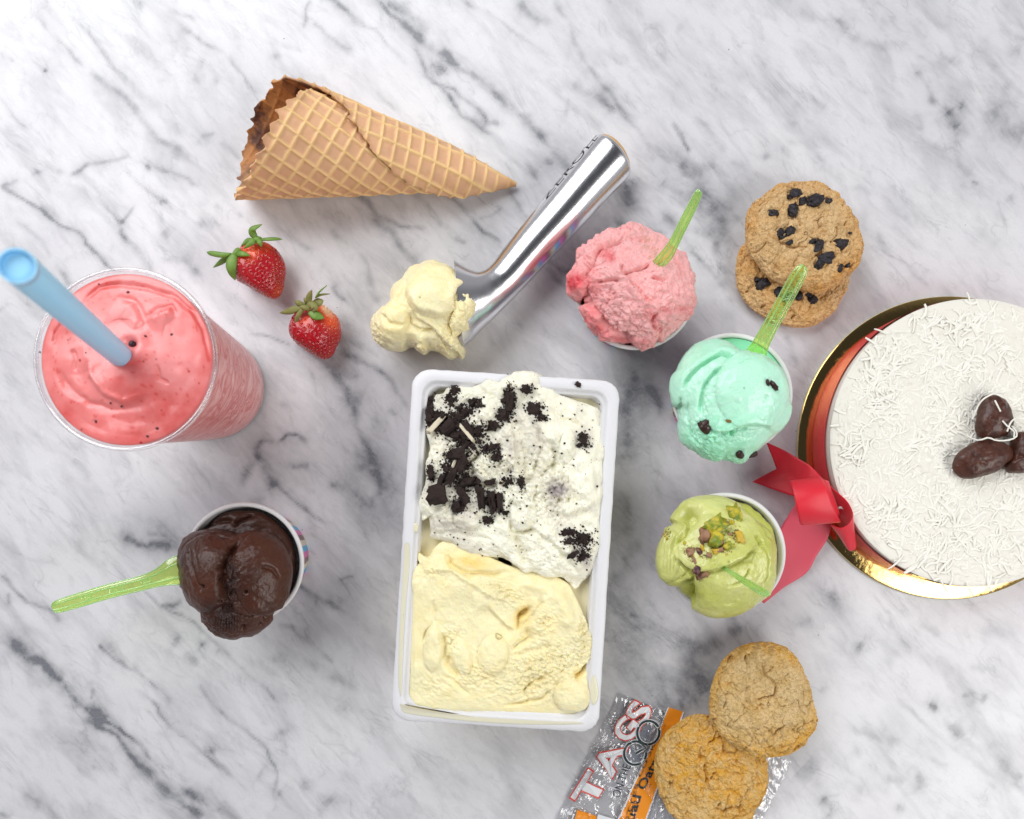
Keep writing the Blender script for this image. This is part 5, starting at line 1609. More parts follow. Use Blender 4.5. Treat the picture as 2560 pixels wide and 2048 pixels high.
def cc_disp(px, py, V, N):
    d = rough(V, 0.45, 0.20, 91, 3) + rough(V, 1.5, 0.10, 92, 4)
    d += crease(px, py, z6([(1060, 420), (1120, 560), (1150, 760), (1180, 1000), (1260, 1010)]), 7, 0.16, 4)
    d += lip(px, py, z6([(1050, 440), (1060, 600), (1100, 820), (1170, 1030), (1250, 1000), (1300, 800), (1340, 680), (1250, 520), (1150, 400)]), 0.25, 4, 30, 4)
    d += crease(px, py, z6([(1240, 980), (1340, 930), (1420, 860), (1420, 780), (1340, 640)]), 8, 0.35, 5)
    d += crease(px, py, z6([(1050, 1440), (1120, 1520), (1160, 1640), (1180, 1760)]), 12, 0.5, 4)
    d += crease(px, py, z6([(400, 1440), (560, 1430), (760, 1470), (900, 1480)]), 6, 0.12, 3)
    d += 0.36 * dome(px, py, *z6([(1150, 1260)])[0], 32, 48, 10) + 0.3 * dome(px, py, *z6([(1520, 720)])[0], 20, 44, 12) + 0.36 * dome(px, py, *z6([(690, 1330)])[0], 34, 24) + 0.28 * dome(px, py, *z6([(850, 400)])[0], 26, 34) + 0.25 * dome(px, py, *z6([(780, 500)])[0], 30, 22)
    d += 0.25 * dome(px, py, *z6([(820, 890)])[0], 34, 40) + 0.2 * dome(px, py, *z6([(1400, 640)])[0], 20, 16)
    d += crease(px, py, z6([(820, 760), (720, 840), (740, 960), (800, 1040), (940, 1040)]), 5, 0.3, 3)
    d += crease(px, py, z6([(1400, 380), (1440, 460), (1560, 520), (1700, 560)]), 5, 0.15, 3)
    d += crease(px, py, z6([(1050, 1330), (1060, 1430), (1150, 1440), (1260, 1400)]), 5, 0.3, 3)
    d += lip(px, py, z6([(1640, 1780), (1540, 1640), (1450, 1560), (1360, 1480), (1200, 1400)]), 0.25, 4, 30, 5)
    d += lip(px, py, z6([(1750, 1200), (1600, 1250), (1470, 1290)]), 0.2, 4, 24, 5)
    d += crease(px, py, z6([(1380, 1120), (1500, 1170), (1700, 1150)]), 6, 0.16, 6)
    rg = np.clip(gauss(px, py, *z6([(820, 860)])[0], 40, 50) + gauss(px, py, *z6([(1380, 880)])[0], 50, 50) + gauss(px, py, *z6([(1300, 1200)])[0], 60, 60) + gauss(px, py, *z6([(1550, 1100)])[0], 70, 60) * .6 + gauss(px, py, *z6([(1060, 880)])[0], 30, 30)
                 + gauss(px, py, *z6([(550, 1250)])[0], 40, 26) + gauss(px, py, *z6([(1300, 1600)])[0], 80, 50) * .6 + gauss(px, py, *z6([(600, 700)])[0], 60, 100) * .7, 0, 1)
    f1, f2 = worley(V * 4.2, 3)
    d += rg * (0.24 * (0.42 - f1) + rough(V, 3.5, 0.10, 93, 4))
    return d * 1.35


def cc_attr(px, py, V):
    t = 0.06 + 0.2 * fbm(V * 0.7, 4, 4)
    for (a, b, c, d_, n) in CLU:
        (q, w), = z6([(a, b)])
        t = t + 0.16 * gauss(px, py, q, w, c / 1.9, d_ / 1.9)
    t += 0.45 * gauss(px, py, *z6([(1420, 1080)])[0], 34, 20) * (1 + fbm(V * 1.5, 3, 6)) + 0.7 * gauss(px, py, *z6([(1650, 1620)])[0], 30, 34) * (1 + fbm(V * 1.5, 3, 6)) + 0.4 * gauss(px, py, *z6([(1680, 680)])[0], 24, 26) + 0.35 * gauss(px, py, *z6([(1060, 750)])[0], 14, 26) + 0.35 * gauss(px, py, *z6([(1400, 1230)])[0], 20, 26)
    t += 0.25 * gauss(px, py, *z6([(1250, 660)])[0], 20, 34) + 0.3 * gauss(px, py, *z6([(560, 1380)])[0], 60, 14, 10) + .25 * gauss(px, py, *z6([(720, 1540)])[0], 50, 10, 10)
    return {"tone": np.clip(t, 0, 0.9), "grain": np.clip(0.4 + 0.8 * fbm(V * 0.5, 3, 9), 0.1, 1)}


ice_cc = blob("ice_cream_mass", cc_out, 4.95, 5.75, 0.8, m_cream_ice, cc_tub, (cx_, cy_, 3), nr=250, nt=520, centre=z6([(1050, 900)])[0], pw=5.0, disp=cc_disp, attrs=cc_attr, sbot=0.86, upz=True)
protos = []
rc = random.Random(5)
spots = []
for (a, b, c, d_, n) in CLU:
    for _ in range(int(n * 0.85) + 1):
        spots.append((a + rc.gauss(0, c * 0.5), b + rc.gauss(0, d_ * 0.5)))
nq_ = 0
for (a, b) in spots:
    (q, w), = z6([(a, b)])
    zz = surf_z(ice_cc, q, w, 5)
    x, y = W(q, w, zz)
    sz = rc.uniform(0.12, 0.27)
    if nq_ < 10:
        o = piece("cookie_crumb", (x, y, zz), (sz, sz * rc.uniform(.6, 1), sz * .6), m_crumb, cc_tub, (x, y, zz), seed=nq_ + 11, wr=0.6, n=10, rot=rc.uniform(0, 360), boxy=nq_ % 3 == 0)
        protos.append(o)
    else:
        o = protos[nq_ % 10].copy()
        COL.objects.link(o)
        k_ = rc.uniform(0.6, 1.25)
        o.scale = (k_, k_ * rc.uniform(.7, 1.2), k_)
        o.rotation_euler = (rc.uniform(-.5, .5), rc.uniform(-.5, .5), rc.uniform(0, 6.28))
        o.parent = cc_tub
    o.location = ((x - cx_) / 100, (y - cy_) / 100, (zz + 0.02 - 3) / 100)
    nq_ += 1
slabs = [((440, 1120), (.72, .66, .3), 8), ((640, 870), (.62, .34, .3), 60), ((560, 960), (.34, .75, .3), -22), ((470, 1000), (.2, .4, .22), -20), ((700, 1010), (.55, .3, .28), 10), ((800, 1140), (.3, .85, .32), 8), ((900, 1180), (.28, .8, .35), 5), ((965, 1190), (.22, .75, .3), 2), ((655, 1120), (.3, .75, .25), 25),
         ((600, 1210), (.3, .36, .25), 0), ((390, 930), (.2, .5, .2), 5), ((530, 560), (.55, .4, .3), 40), ((710, 570), (.26, .6, .22), 40), ((880, 1010), (.4, .2, .2), 0), ((620, 780), (.5, .4, .25), 10), ((370, 480), (.22, .4, .2), 10), ((1040, 350), (.28, .7, .22), -8), ((1240, 410), (.5, .3, .2), -30)]
for k, (c, r, rt) in enumerate(slabs):
    (q, w), = z6([c])
    zz = surf_z(ice_cc, q, w, 5)
    x, y = W(q, w, zz)
    piece("cookie_chunk", (x, y, zz + 0.03), (r[0] * .66, r[1] * .7, r[2]), m_crumb, cc_tub, (cx_, cy_, 3), seed=k + 51, wr=0.35, n=14, rot=rt, boxy=True)
for c, r, rt in (((690, 610), (.09, .62, .12), 40), ((430, 540), (.13, .62, .10), -42), ((570, 890), (.08, .4, .1), -22)):
    (q, w), = z6([c])
    zz = surf_z(ice_cc, q, w, 5)
    x, y = W(q, w, zz)
    piece("cream_filling_slice", (x, y, zz + 0.12), r, m_filling, cc_tub, (cx_, cy_, 3), seed=k, wr=0.2, n=12, rot=rt, boxy=True)
(q, w), = z6([(1608, 205)])
x, y = W(q, w, TZ + .05)
piece("cookie_crumb", (x, y, TZ + 0.06), (.19, .17, .12), m_crumb, cc_tub, (cx_, cy_, 3), seed=77, wr=0.6, n=10)
sp = []
for (a, b, c, d_, n) in CLU:
    for _ in range(n * 22):
        sp += z6([(rc.gauss(a, c * 0.75), rc.gauss(b, d_ * 0.75))])
for _ in range(200):
    sp += z6([(rc.uniform(400, 1790), rc.uniform(300, 1650))])
scatter("fine_cookie_crumbs", sp, ice_cc, cc_tub, (cx_, cy_, 3), [m_crumb], 0.01, (0.015, 0.085), 5)

# ================================================================== COOKIES
def cookie_mat(name, a, b, c_):
    m = M(name, rough=0.72)
    f1 = m.ramp(m.noise(0.8, 5, 0.6), [(0.35, 0.0), (0.65, 1.0)])
    cc = m.mix(f1, a, b)
    cc = m.mix(m.math('MULTIPLY', m.attr("gold"), m.ramp(m.noise(2.0, 4, 0.6), [(0.3, 0.2), (0.65, 1.0)])), cc, c_)
    cc = m.mix(m.ramp(m.noise(5.5, 5, 0.7), [(0.5, 0.0), (0.72, 0.7)]), cc, tuple(q * 0.45 for q in c_))
    cc = m.mix(m.ramp(m.noise(3.4, 5, 0.7), [(0.52, 0.0), (0.7, 0.45)]), cc, tuple(min(1, q * 1.25) for q in a))
    m.color(cc)
    h = m.math('ADD', m.noise(5, 6, 0.7), m.math('MULTIPLY', m.voro(7.0), 0.8))
    m.bump(h, 0.8, 0.12)
    sss(m, 0.1, (1, .6, .3), 0.2)
    return m.m


m_ck1 = cookie_mat("raisin_cookie", (0.74, 0.52, 0.27), (0.64, 0.40, 0.17), (0.66, 0.31, 0.06))
m_ck2 = cookie_mat("oat_cookie", (0.74, 0.55, 0.29), (0.63, 0.44, 0.18), (0.74, 0.38, 0.03))
zk1 = lambda l: zc(l, 1780, 420, 3.92)
zk2 = lambda l: zc(l, 1380, 1560, 2.994)


def cookie(label, outline, zb, zr, zt, mat, seed, cracks, gold, raisins, zf, centre=None):
    O = np.array(outline)
    c = O.mean(0)
    x0, y0 = W(c[0], c[1], zr)
    org = (x0, y0, zb)
    t = thing("cookie", label, "cookie", org, "oat cookies")

    def disp(px, py, V, N):
        d = rough(V, 0.55, 0.13, seed, 3)
        wp = V + 0.25 * np.stack([fbm(V * 1.5, 3, seed + 3), fbm(V * 1.5, 3, seed + 4), V[:, 0] * 0], -1)
        f1, f2 = worley(wp * np.array([0.8, 0.8, 0.5]) + seed, seed)
        edge = np.exp(-((f2 - f1) / 0.06) ** 2)
        d += -0.17 * edge * np.clip(0.25 + fbm(V * 0.6, 2, seed + 8), 0, 1)
        f1, f2 = worley(wp * 1.7 + seed, seed + 1)
        d += 0.20 * (0.5 - f1) - 0.05 * np.exp(-((f2 - f1) / 0.08) ** 2)
        f1, f2 = worley(V * 4.6, seed + 2)
        d += 0.10 * (0.5 - f1)
        d += rough(V, 4.0, 0.05, seed + 6, 4)
        for pts, w_, dp in cracks:
            d += crease(px, py, zf(pts), w_, dp * 1.15, 9)
        g1, g2 = worley(wp * np.array([1.15, 1.15, 0.4]) + seed * 1.7, seed + 21)
        d -= 0.42 * np.clip(0.26 - g1, 0, 1) * (1 + fbm(V * 2, 2, seed)) * 2.2
        d += 0.10 * fbm(V * 1.3, 3, seed + 30)
        for (a, b, r, q) in raisins:
            (A, B), = zf([(a, b)])
            d -= 0.12 * gauss(px, py, A, B, r / 3.2)
        return d

    def attrs(px, py, V):
        g = px * 0
        for (a, b, r, k_) in gold:
            (A, B), = zf([(a, b)])
            g = g + k_ * gauss(px, py, A, B, r)
        d = np.sqrt((px - c[0]) ** 2 + (py - c[1]) ** 2) / (np.ptp(O[:, 0]) / 2)
        g = g + 0.9 * np.clip((d - 0.78) * 3.5, 0, 1)
        return {"gold": np.clip(g, 0, 1)}
    b = blob("cookie_body", outline, zr, zt, zb, mat, t, org, nr=170, nt=420, pw=4.2, sbot=0.86, disp=disp, attrs=attrs, centre=centre, upz=True)
    for k, (a, b_, r, q) in enumerate(raisins):
        (A, B), = zf([(a, b_)])
        zz = surf_z(b, A, B, zr)
        x, y = W(A, B, zz)
        rr_ = r / 3.92 / PPC
        piece("raisin", (x, y, zz + 0.02), (rr_ * 1.12, rr_ * 0.8, rr_ * 0.6), m_raisin, t, org, seed=k + seed, wr=0.34, n=18, rot=q)
    return t


ckl = zk1([(330, 730), (270, 800), (237, 920), (228, 1050), (250, 1180), (310, 1300), (400, 1390), (520, 1470), (650, 1530), (800, 1562), (950, 1558), (1080, 1505), (1200, 1405), (1270, 1290), (1325, 1170), (1340, 1060), (1380, 1000), (1420, 920), (1400, 780), (1250, 620), (1000, 520), (700, 540), (480, 620)])
cookie("lower raisin cookie of the stacked pair, mostly covered by the upper one", ckl, 0.03, 0.65, 1.35, m_ck1, 21, [([(320, 1200), (420, 1150)], 2.5, .2), ([(780, 1380), (820, 1450)], 3, .2)], [(420, 950, 30, .9), (640, 1180, 50, .7), (850, 1400, 40, .6), (1050, 1350, 40, .4)],
       [(490, 1140, 62, 30), (650, 1215, 48, 80), (745, 1265, 52, 20), (850, 1265, 42, 70), (985, 1290, 50, 40), (950, 1240, 36, 10), (450, 1100, 30, 0)], zk1)
cku = zk1([(900, 135), (1040, 145), (1150, 190), (1250, 270), (1330, 370), (1400, 470), (1440, 600), (1465, 740), (1450, 880), (1400, 985), (1280, 1060), (1245, 1140), (1150, 1190), (1020, 1235), (900, 1205), (780, 1170), (640, 1120), (540, 1060), (470, 980), (400, 880), (350, 800), (328, 720), (325, 600), (335, 480), (380, 380), (460, 300), (560, 220), (700, 160), (800, 140)])
cookie("upper raisin cookie resting on top of the other raisin cookie", cku, 1.25, 1.95, 2.8, m_ck1, 33,
       [([(560, 690), (680, 690), (760, 740), (900, 760), (1000, 750)], 4, .28), ([(850, 330), (840, 500), (860, 600)], 3, .16), ([(1120, 680), (1230, 700), (1300, 720)], 3, .2), ([(640, 430), (640, 560), (600, 620)], 3, .18), ([(520, 720), (500, 820), (400, 830)], 3, .16), ([(1060, 460), (1080, 580), (1140, 700)], 3, .16)],
       [(1300, 1000, 40, .5), (800, 1050, 30, .4), (400, 550, 20, .5), (1000, 1150, 50, .5)],
       [(815, 250, 52, 20), (760, 285, 30, 0), (885, 330, 42, 80), (1005, 320, 70, 30), (1135, 325, 32, 20), (800, 400, 56, 60), (790, 445, 40, 20), (600, 440, 42, 10), (760, 620, 50, 40), (665, 640, 38, 60), (690, 680, 26, 0), (1045, 755, 54, 60), (985, 720, 30, 20), (1275, 745, 48, 30), (1235, 715, 26, 20),
        (1135, 885, 66, 0), (1060, 930, 50, 60), (1040, 970, 30, 0), (1330, 950, 26, 80), (1255, 985, 32, 60), (760, 735, 30, 10), (1352, 640, 16, 0)], zk1)
ckb = zk2([(1180, 680), (1100, 675), (1020, 692), (900, 770), (825, 850), (778, 960), (763, 1080), (780, 1200), (830, 1330), (915, 1445), (1040, 1550), (1250, 1590), (1420, 1530), (1530, 1400), (1590, 1280), (1617, 1150), (1610, 1040), (1560, 960), (1420, 850), (1290, 720)])
cookie("golden oat cookie at the bottom edge, lying on the clear wrapper", ckb, 0.35, 1.0, 1.7, m_ck2, 45, [([(1130, 900), (1130, 1050), (1150, 1180), (1200, 1300)], 5, .25), ([(1150, 890), (1260, 870), (1290, 960), (1400, 930)], 4, .25), ([(820, 1080), (890, 1130), (880, 1250)], 2.5, .18), ([(1190, 1390), (1350, 1380), (1440, 1360)], 3.5, .25)],
       [(1150, 1000, 90, .9), (1050, 850, 50, .7), (1350, 1050, 80, .8), (1300, 1350, 70, .6), (980, 1150, 60, .7)], [], zk2)
cka = zk2([(1590, 130), (1700, 150), (1790, 205), (1860, 300), (1920, 410), (1955, 510), (1980, 640), (1968, 740), (1930, 840), (1860, 920), (1740, 985), (1600, 1002), (1480, 990), (1380, 930), (1280, 850), (1220, 760), (1178, 660), (1178, 540), (1205, 420), (1260, 300), (1350, 200), (1460, 148)])
cookie("pale oat cookie propped on the golden cookie near the clear wrapper", cka, 1.3, 2.1, 2.95, m_ck2, 57, [([(1540, 250), (1600, 330), (1620, 400), (1660, 450), (1650, 540), (1560, 560), (1460, 560)], 4, .25), ([(1560, 790), (1650, 850), (1700, 800), (1750, 730)], 4, .25), ([(1430, 470), (1460, 600)], 4, .2), ([(1300, 480), (1320, 560), (1290, 620)], 3, .15)],
       [(1300, 430, 24, .6), (1750, 230, 40, .5), (1850, 900, 40, .5), (1600, 950, 60, .4), (1560, 600, 40, .35)], [], zk2)

# ================================================================== CAKE
bx_, by_ = W(2371, 1120, 0.2)
m_gold = M("gold_foil", (0.78, 0.53, 0.19), 0.09)
m_gold.b.inputs["Metallic"].default_value = 1.0
m_gold.bump(m_gold.noise(2.2, 6, 0.65, dist=0.6), 0.22, 0.05)
m_edge = M("cream_board_edge", (0.72, 0.62, 0.38), 0.5)
board = thing("cake_board", "round gold foil cake board under the white coconut cake", "cake board", (bx_, by_, 0))
BR = 10.45
lathe("foil_top", [(BR, 0.28), (BR - 0.05, 0.31), (BR - 1, 0.31), (0.01, 0.31)][::1], bx_, by_, m_gold.m, board, (bx_, by_, 0), nt=200)
lathe("board_edge", [(BR - 0.05, 0.01), (BR + 0.02, 0.03), (BR + 0.04, 0.2), (BR, 0.28)], bx_, by_, m_edge.m, board, (bx_, by_, 0), nt=200)
CZ = 3.05
kx2, ky2 = W(2433, 1107, CZ)
m_frost = M("white_frosting", (0.83, 0.80, 0.715), 0.5)
m_frost.bump(m_frost.noise(3.5, 5, 0.6), 0.25, 0.1)
sss(m_frost, 0.15, (1, .95, .85), 0.5)
CR = 359 / PPC * (CAMH - CZ) / CAMH
cake = thing("cake", "round white cake covered in shredded coconut with a red ribbon around it", "cake", (kx2, ky2, 0.3))
oc2 = (kx2, ky2, 0.3)
lathe("cake_side", [(CR - 0.12, 0.32), (CR - 0.1, 1.2), (CR - 0.05, 2.2), (CR - 0.02, CZ - 0.3), (CR - 0.03, CZ - 0.1)], kx2, ky2, m_frost.m, cake, oc2, nt=220)
ring = [(2433 + 359 * math.cos(a), 1107 + 359 * math.sin(a)) for a in np.linspace(0, 2 * math.pi, 40, endpoint=False)]


def ck_disp(px, py, V, N):
    d = rough(V, 0.5, 0.05, 101, 4)
    q = np.stack([px / 30, py / 30, px * 0], -1)
    w1 = np.abs(fbm(q * 0.7, 3, 5))
    d += 0.09 * np.exp(-(w1 / 0.05) ** 2) + 0.07 * np.exp(-(np.abs(fbm(q * 1.1 + 7, 3, 9)) / 0.06) ** 2)
    r = np.hypot(px - 2433, py - 1107)
    d *= np.clip((362 - r) / 20, 0.3, 1)
    return d + 0.03 * np.clip((r - 330) / 20, 0, 1)


ct_ = blob("frosting_top", ring, CZ - 0.12, CZ + 0.04, CZ - 0.3, m_frost.m, cake, oc2, nr=150, nt=420, pw=14.0, sbot=0.985, nu=3, disp=ck_disp, upz=True)
m_coco = M("shredded_coconut", (0.90, 0.88, 0.80), 0.45)



def shred(p0, ang, L, w, curl, zf_, arch, n=9):
    s = np.linspace(0, 1, n)
    a = ang + curl * (s - 0.5)
    dx = np.cumsum(np.cos(a)) * L / n
    dy = np.cumsum(np.sin(a)) * L / n
    P = np.stack([p0[0] + dx - dx.mean(), p0[1] + dy - dy.mean(), s * 0], -1)
    P[:, 2] = zf_ + 0.05 + arch * np.sin(np.pi * s) + 0.03
    T = np.stack([-np.sin(a), np.cos(a)], -1)
    ww = w * (0.7 + 0.3 * np.sin(np.pi * s))
    c_ = []
    for sg, h in ((1, 0), (0.75, 0.045), (-0.75, 0.045), (-1, 0), (0, -0.03)):
        q = P.copy()
        q[:, :2] += T * (ww * sg)[:, None]
        q[:, 2] += h
        c_.append(q)
    V = np.stack(c_, 1).reshape(-1, 3)
    return V, gridF(n, 5)[:, ::-1].copy()


Vs, Fs, n = [], [], 0
rs = random.Random(3)
cnt = 0
while cnt < 2100:
    r = CR * math.sqrt(rs.random()) * 0.985
    a = rs.uniform(0, 2 * math.pi)
    x, y = kx2 + r * math.cos(a), ky2 + r * math.sin(a)
    if x > 37.5:
        continue
    cnt += 1
    if r > CR * 0.9 and rs.random() < 0.75:
        continue
    L = rs.uniform(0.5, 1.7)
    V, F = shred((x, y), rs.uniform(0, 6.28), L, rs.uniform(0.06, 0.11), rs.gauss(0, 1.2), CZ - 0.05, rs.uniform(-0.05, 0.05) * (0.3 if r > CR * .9 else 1))
    Vs.append(V)
    Fs.append(F + n)
    n += len(V)
for (a, b, ang, L) in ((2200, 828, 2.7, .9), (2240, 1407, .7, 1.6), (2425, 1475, -1.1, 1.1), (2360, 1465, -1.0, 1.0), (2285, 810, 1.45, 1.4), (2500, 1440, .4, 1.0)):
    x, y = W(a, b, CZ + .1)
    V, F = shred((x, y), ang, L, 0.06, 0.4, CZ, 0.04)
    Vs.append(V)
    Fs.append(F + n)
    n += len(V)
tag(mesh("coconut_shreds", np.vstack(Vs), np.vstack(Fs), m_coco.m, cake, oc2), None, kind='stuff')

# chocolate covered candies in the middle of the cake
z4 = lambda l: zc(l, 1960, 720, 3.593)


def candy(label, outline, zt):
    O = np.array(outline)
    c = O.mean(0)
    x0, y0 = W(c[0], c[1], CZ + 0.5)
    org = (x0, y0, CZ)
    t = thing("chocolate_candy", label, "chocolate", org, "chocolate covered nuts on the cake")

    def dsp(px, py, V, N):
        return rough(V, 1.0, 0.08, int(c[0]), 3) + crease(px, py, [(c[0] - 8, c[1] + 4), (c[0] + 14, c[1] + 8)], 6, 0.12, 2)
    return blob("chocolate_shell", outline, CZ + 0.55, CZ + zt, CZ - 0.02, m_candy, t, org, nr=60, nt=120, full=True, nu=16, disp=dsp), t, org


candy("upright dark chocolate covered nut with a strand of coconut across it", z4([(1880, 960), (1960, 985), (2020, 1040), (2040, 1130), (2030, 1250), (1980, 1330), (1900, 1350), (1800, 1350), (1730, 1300), (1718, 1220), (1740, 1120), (1765, 1020), (1810, 970)]), 1.35)
candy("large oval dark chocolate covered nut nearest the cake's lower left", z4([(1640, 1430), (1740, 1375), (1860, 1365), (1960, 1390), (2025, 1450), (2030, 1530), (1980, 1590), (1900, 1650), (1780, 1690), (1660, 1720), (1570, 1700), (1520, 1620), (1540, 1520)]), 1.35)
candy("dark chocolate covered nut cut off by the right edge of the picture", z4([(2120, 1295), (2200, 1310), (2260, 1400), (2270, 1520), (2210, 1640), (2120, 1670), (2020, 1660), (1980, 1600), (2020, 1520), (2040, 1420), (2070, 1330)]), 1.4)
Vs, Fs, n = [], [], 0
for L in ([(1690, 1180, 3.5), (1740, 1060, 3.9), (1800, 990, 4.2), (1900, 945, 4.2), (1970, 950, 3.7)], [(1890, 1010, 4.45), (1915, 1060, 4.5), (1940, 1110, 4.45)], [(1640, 1330, 3.4), (1740, 1370, 4.0), (1830, 1345, 4.3), (1900, 1370, 4.3), (2000, 1370, 4.3), (2080, 1340, 4.2), (2080, 1290, 4.2), (2040, 1240, 4.2)],
          [(1950, 1185, 4.3), (2000, 1240, 4.4), (2060, 1290, 4.3), (2060, 1340, 4.2)], [(2000, 1290, 4.3), (2040, 1200, 4.4), (2110, 1160, 4.0), (2200, 1140, 3.4)], [(1500, 1640, 3.4), (1560, 1610, 3.6), (1530, 1560, 3.5)], [(1640, 1420, 3.4), (1600, 1480, 3.5), (1520, 1500, 3.3)]):
    P = smooth_open([(*W(*zc([p[:2]], 1960, 720, 3.593)[0], p[2]), p[2] + .04) for p in L], 16)
    V, F, Tt = tube(P, 0.055, 6)
    Vs.append(V[:-2])
    Fs.append(F + n)
    n += len(V) - 2
tag(mesh("loose_coconut_strands", np.vstack(Vs), np.vstack(Fs), m_coco.m, cake, oc2), None, kind='stuff')

# ------------------------------------------------------------------ ribbon
m_rib = M("red_satin_ribbon", (0.74, 0.02, 0.04), 0.36)
wv = nd(m_rib.nt, "ShaderNodeTexWave", {"Vector": nd(m_rib.nt, "ShaderNodeMapping", {"Vector": m_rib.co, "Rotation": (0, 0, math.radians(60))}).outputs[0], "Scale": 4.5, "Distortion": 0.0}).outputs["Fac"]
m_rib.bump(wv, 0.3, 0.02)
m_rib.b.inputs["Sheen Weight"].default_value = 0.35
m_rib.b.inputs["Sheen Roughness"].default_value = 0.4
m_rib.b.inputs["Sheen Tint"].default_value = (1, 0.45, 0.45, 1)
m_rib2 = M("pink_ribbon_reverse", (0.80, 0.10, 0.15), 0.5)
wv2 = nd(m_rib2.nt, "ShaderNodeTexWave", {"Vector": nd(m_rib2.nt, "ShaderNodeMapping", {"Vector": m_rib2.co, "Rotation": (0, 0, math.radians(35))}).outputs[0], "Scale": 4.0, "Distortion": 0.0}).outputs["Fac"]
m_rib2.bump(wv2, 0.3, 0.02)
m_rib2.b.inputs["Sheen Weight"].default_value = 0.5
m_rib2.b.inputs["Sheen Tint"].default_value = (1, 0.6, 0.6, 1)
ro = (*W(2060, 1290, 2), 0.0)
rib = thing("ribbon", "glossy red ribbon tied round the cake with a bow and long tails", "ribbon", ro)
lathe("ribbon_band", [(CR + 0.02, 0.34), (CR + 0.05, 0.9), (CR + 0.07, 1.6), (CR + 0.09, 2.5)], kx2, ky2, m_rib.m, rib, ro, nt=220)
z5 = lambda l: zc(l, 1860, 1080, 3.08)
strip("ribbon_tail", z5([(640, 400, 2.9), (520, 270, 2.7), (440, 218, 2.2), (300, 140, 1.4), (168, 80, 0.9)]), z5([(600, 540, 2.6), (480, 520, 2.2), (370, 492, 1.8), (220, 440, 1.2), (63, 384, 0.8)]), m_rib.m, rib, ro, n=40, m=17, notch=1.25)
strip("ribbon_tail", z5([(390, 560, 1.8), (330, 660, 1.5), (250, 790, .9), (170, 960, .35), (110, 1130, .2), (100, 1280, .15)]), z5([(680, 690, 1.9), (640, 820, 1.6), (560, 950, 1.0), (475, 1085, .4), (300, 1200, .2), (150, 1318, .12)]), m_rib2.m, rib, ro, n=50, m=17)
# first bow loop: a band arching over
lp = []
strip("bow_loop", z5([(375, 470, 2.6), (352, 375, 3.4), (380, 470, 4.2), (410, 610, 4.2), (440, 715, 3.4), (520, 700, 2.6), (600, 660, 2.4)]), z5([(600, 420, 2.6), (590, 348, 3.4), (640, 430, 4.3), (690, 580, 4.3), (745, 690, 3.5), (740, 670, 2.8), (720, 640, 2.5)]), m_rib.m, rib, ro, n=60, m=17, crown=0.12)
strip("bow_loop", z5([(590, 345, 3.2), (690, 440, 3.6), (790, 530, 3.9), (835, 615, 4.0), (832, 665, 4.0), (800, 715, 3.9), (740, 740, 3.7), (662, 712, 3.2)]), z5([(600, 480, 2.2), (690, 600, 2.3), (790, 720, 2.3), (845, 820, 2.3), (864, 890, 2.3), (835, 914, 2.3), (800, 905, 2.3), (730, 800, 2.3)]), m_rib.m, rib, ro, n=70, m=17)
strip("bow_knot", z5([(560, 350, 3.6), (600, 500, 3.9), (680, 660, 3.4)]), z5([(650, 380, 3.4), (700, 520, 3.6), (740, 640, 3.1)]), m_rib.m, rib, ro, n=20, m=9, crown=0.15)

# ================================================================== SPOONS
m_green = clear_plastic("green_clear_plastic", (0.88, 0.98, 0.50), 0.04, 0.10, body=(0.80, 0.97, 0.48), body_w=0.13)
m_green2 = clear_plastic("green_clear_plastic_rib", (0.76, 0.97, 0.60), 0.08, 0.12, body=(0.72, 0.97, 0.58), body_w=0.34)


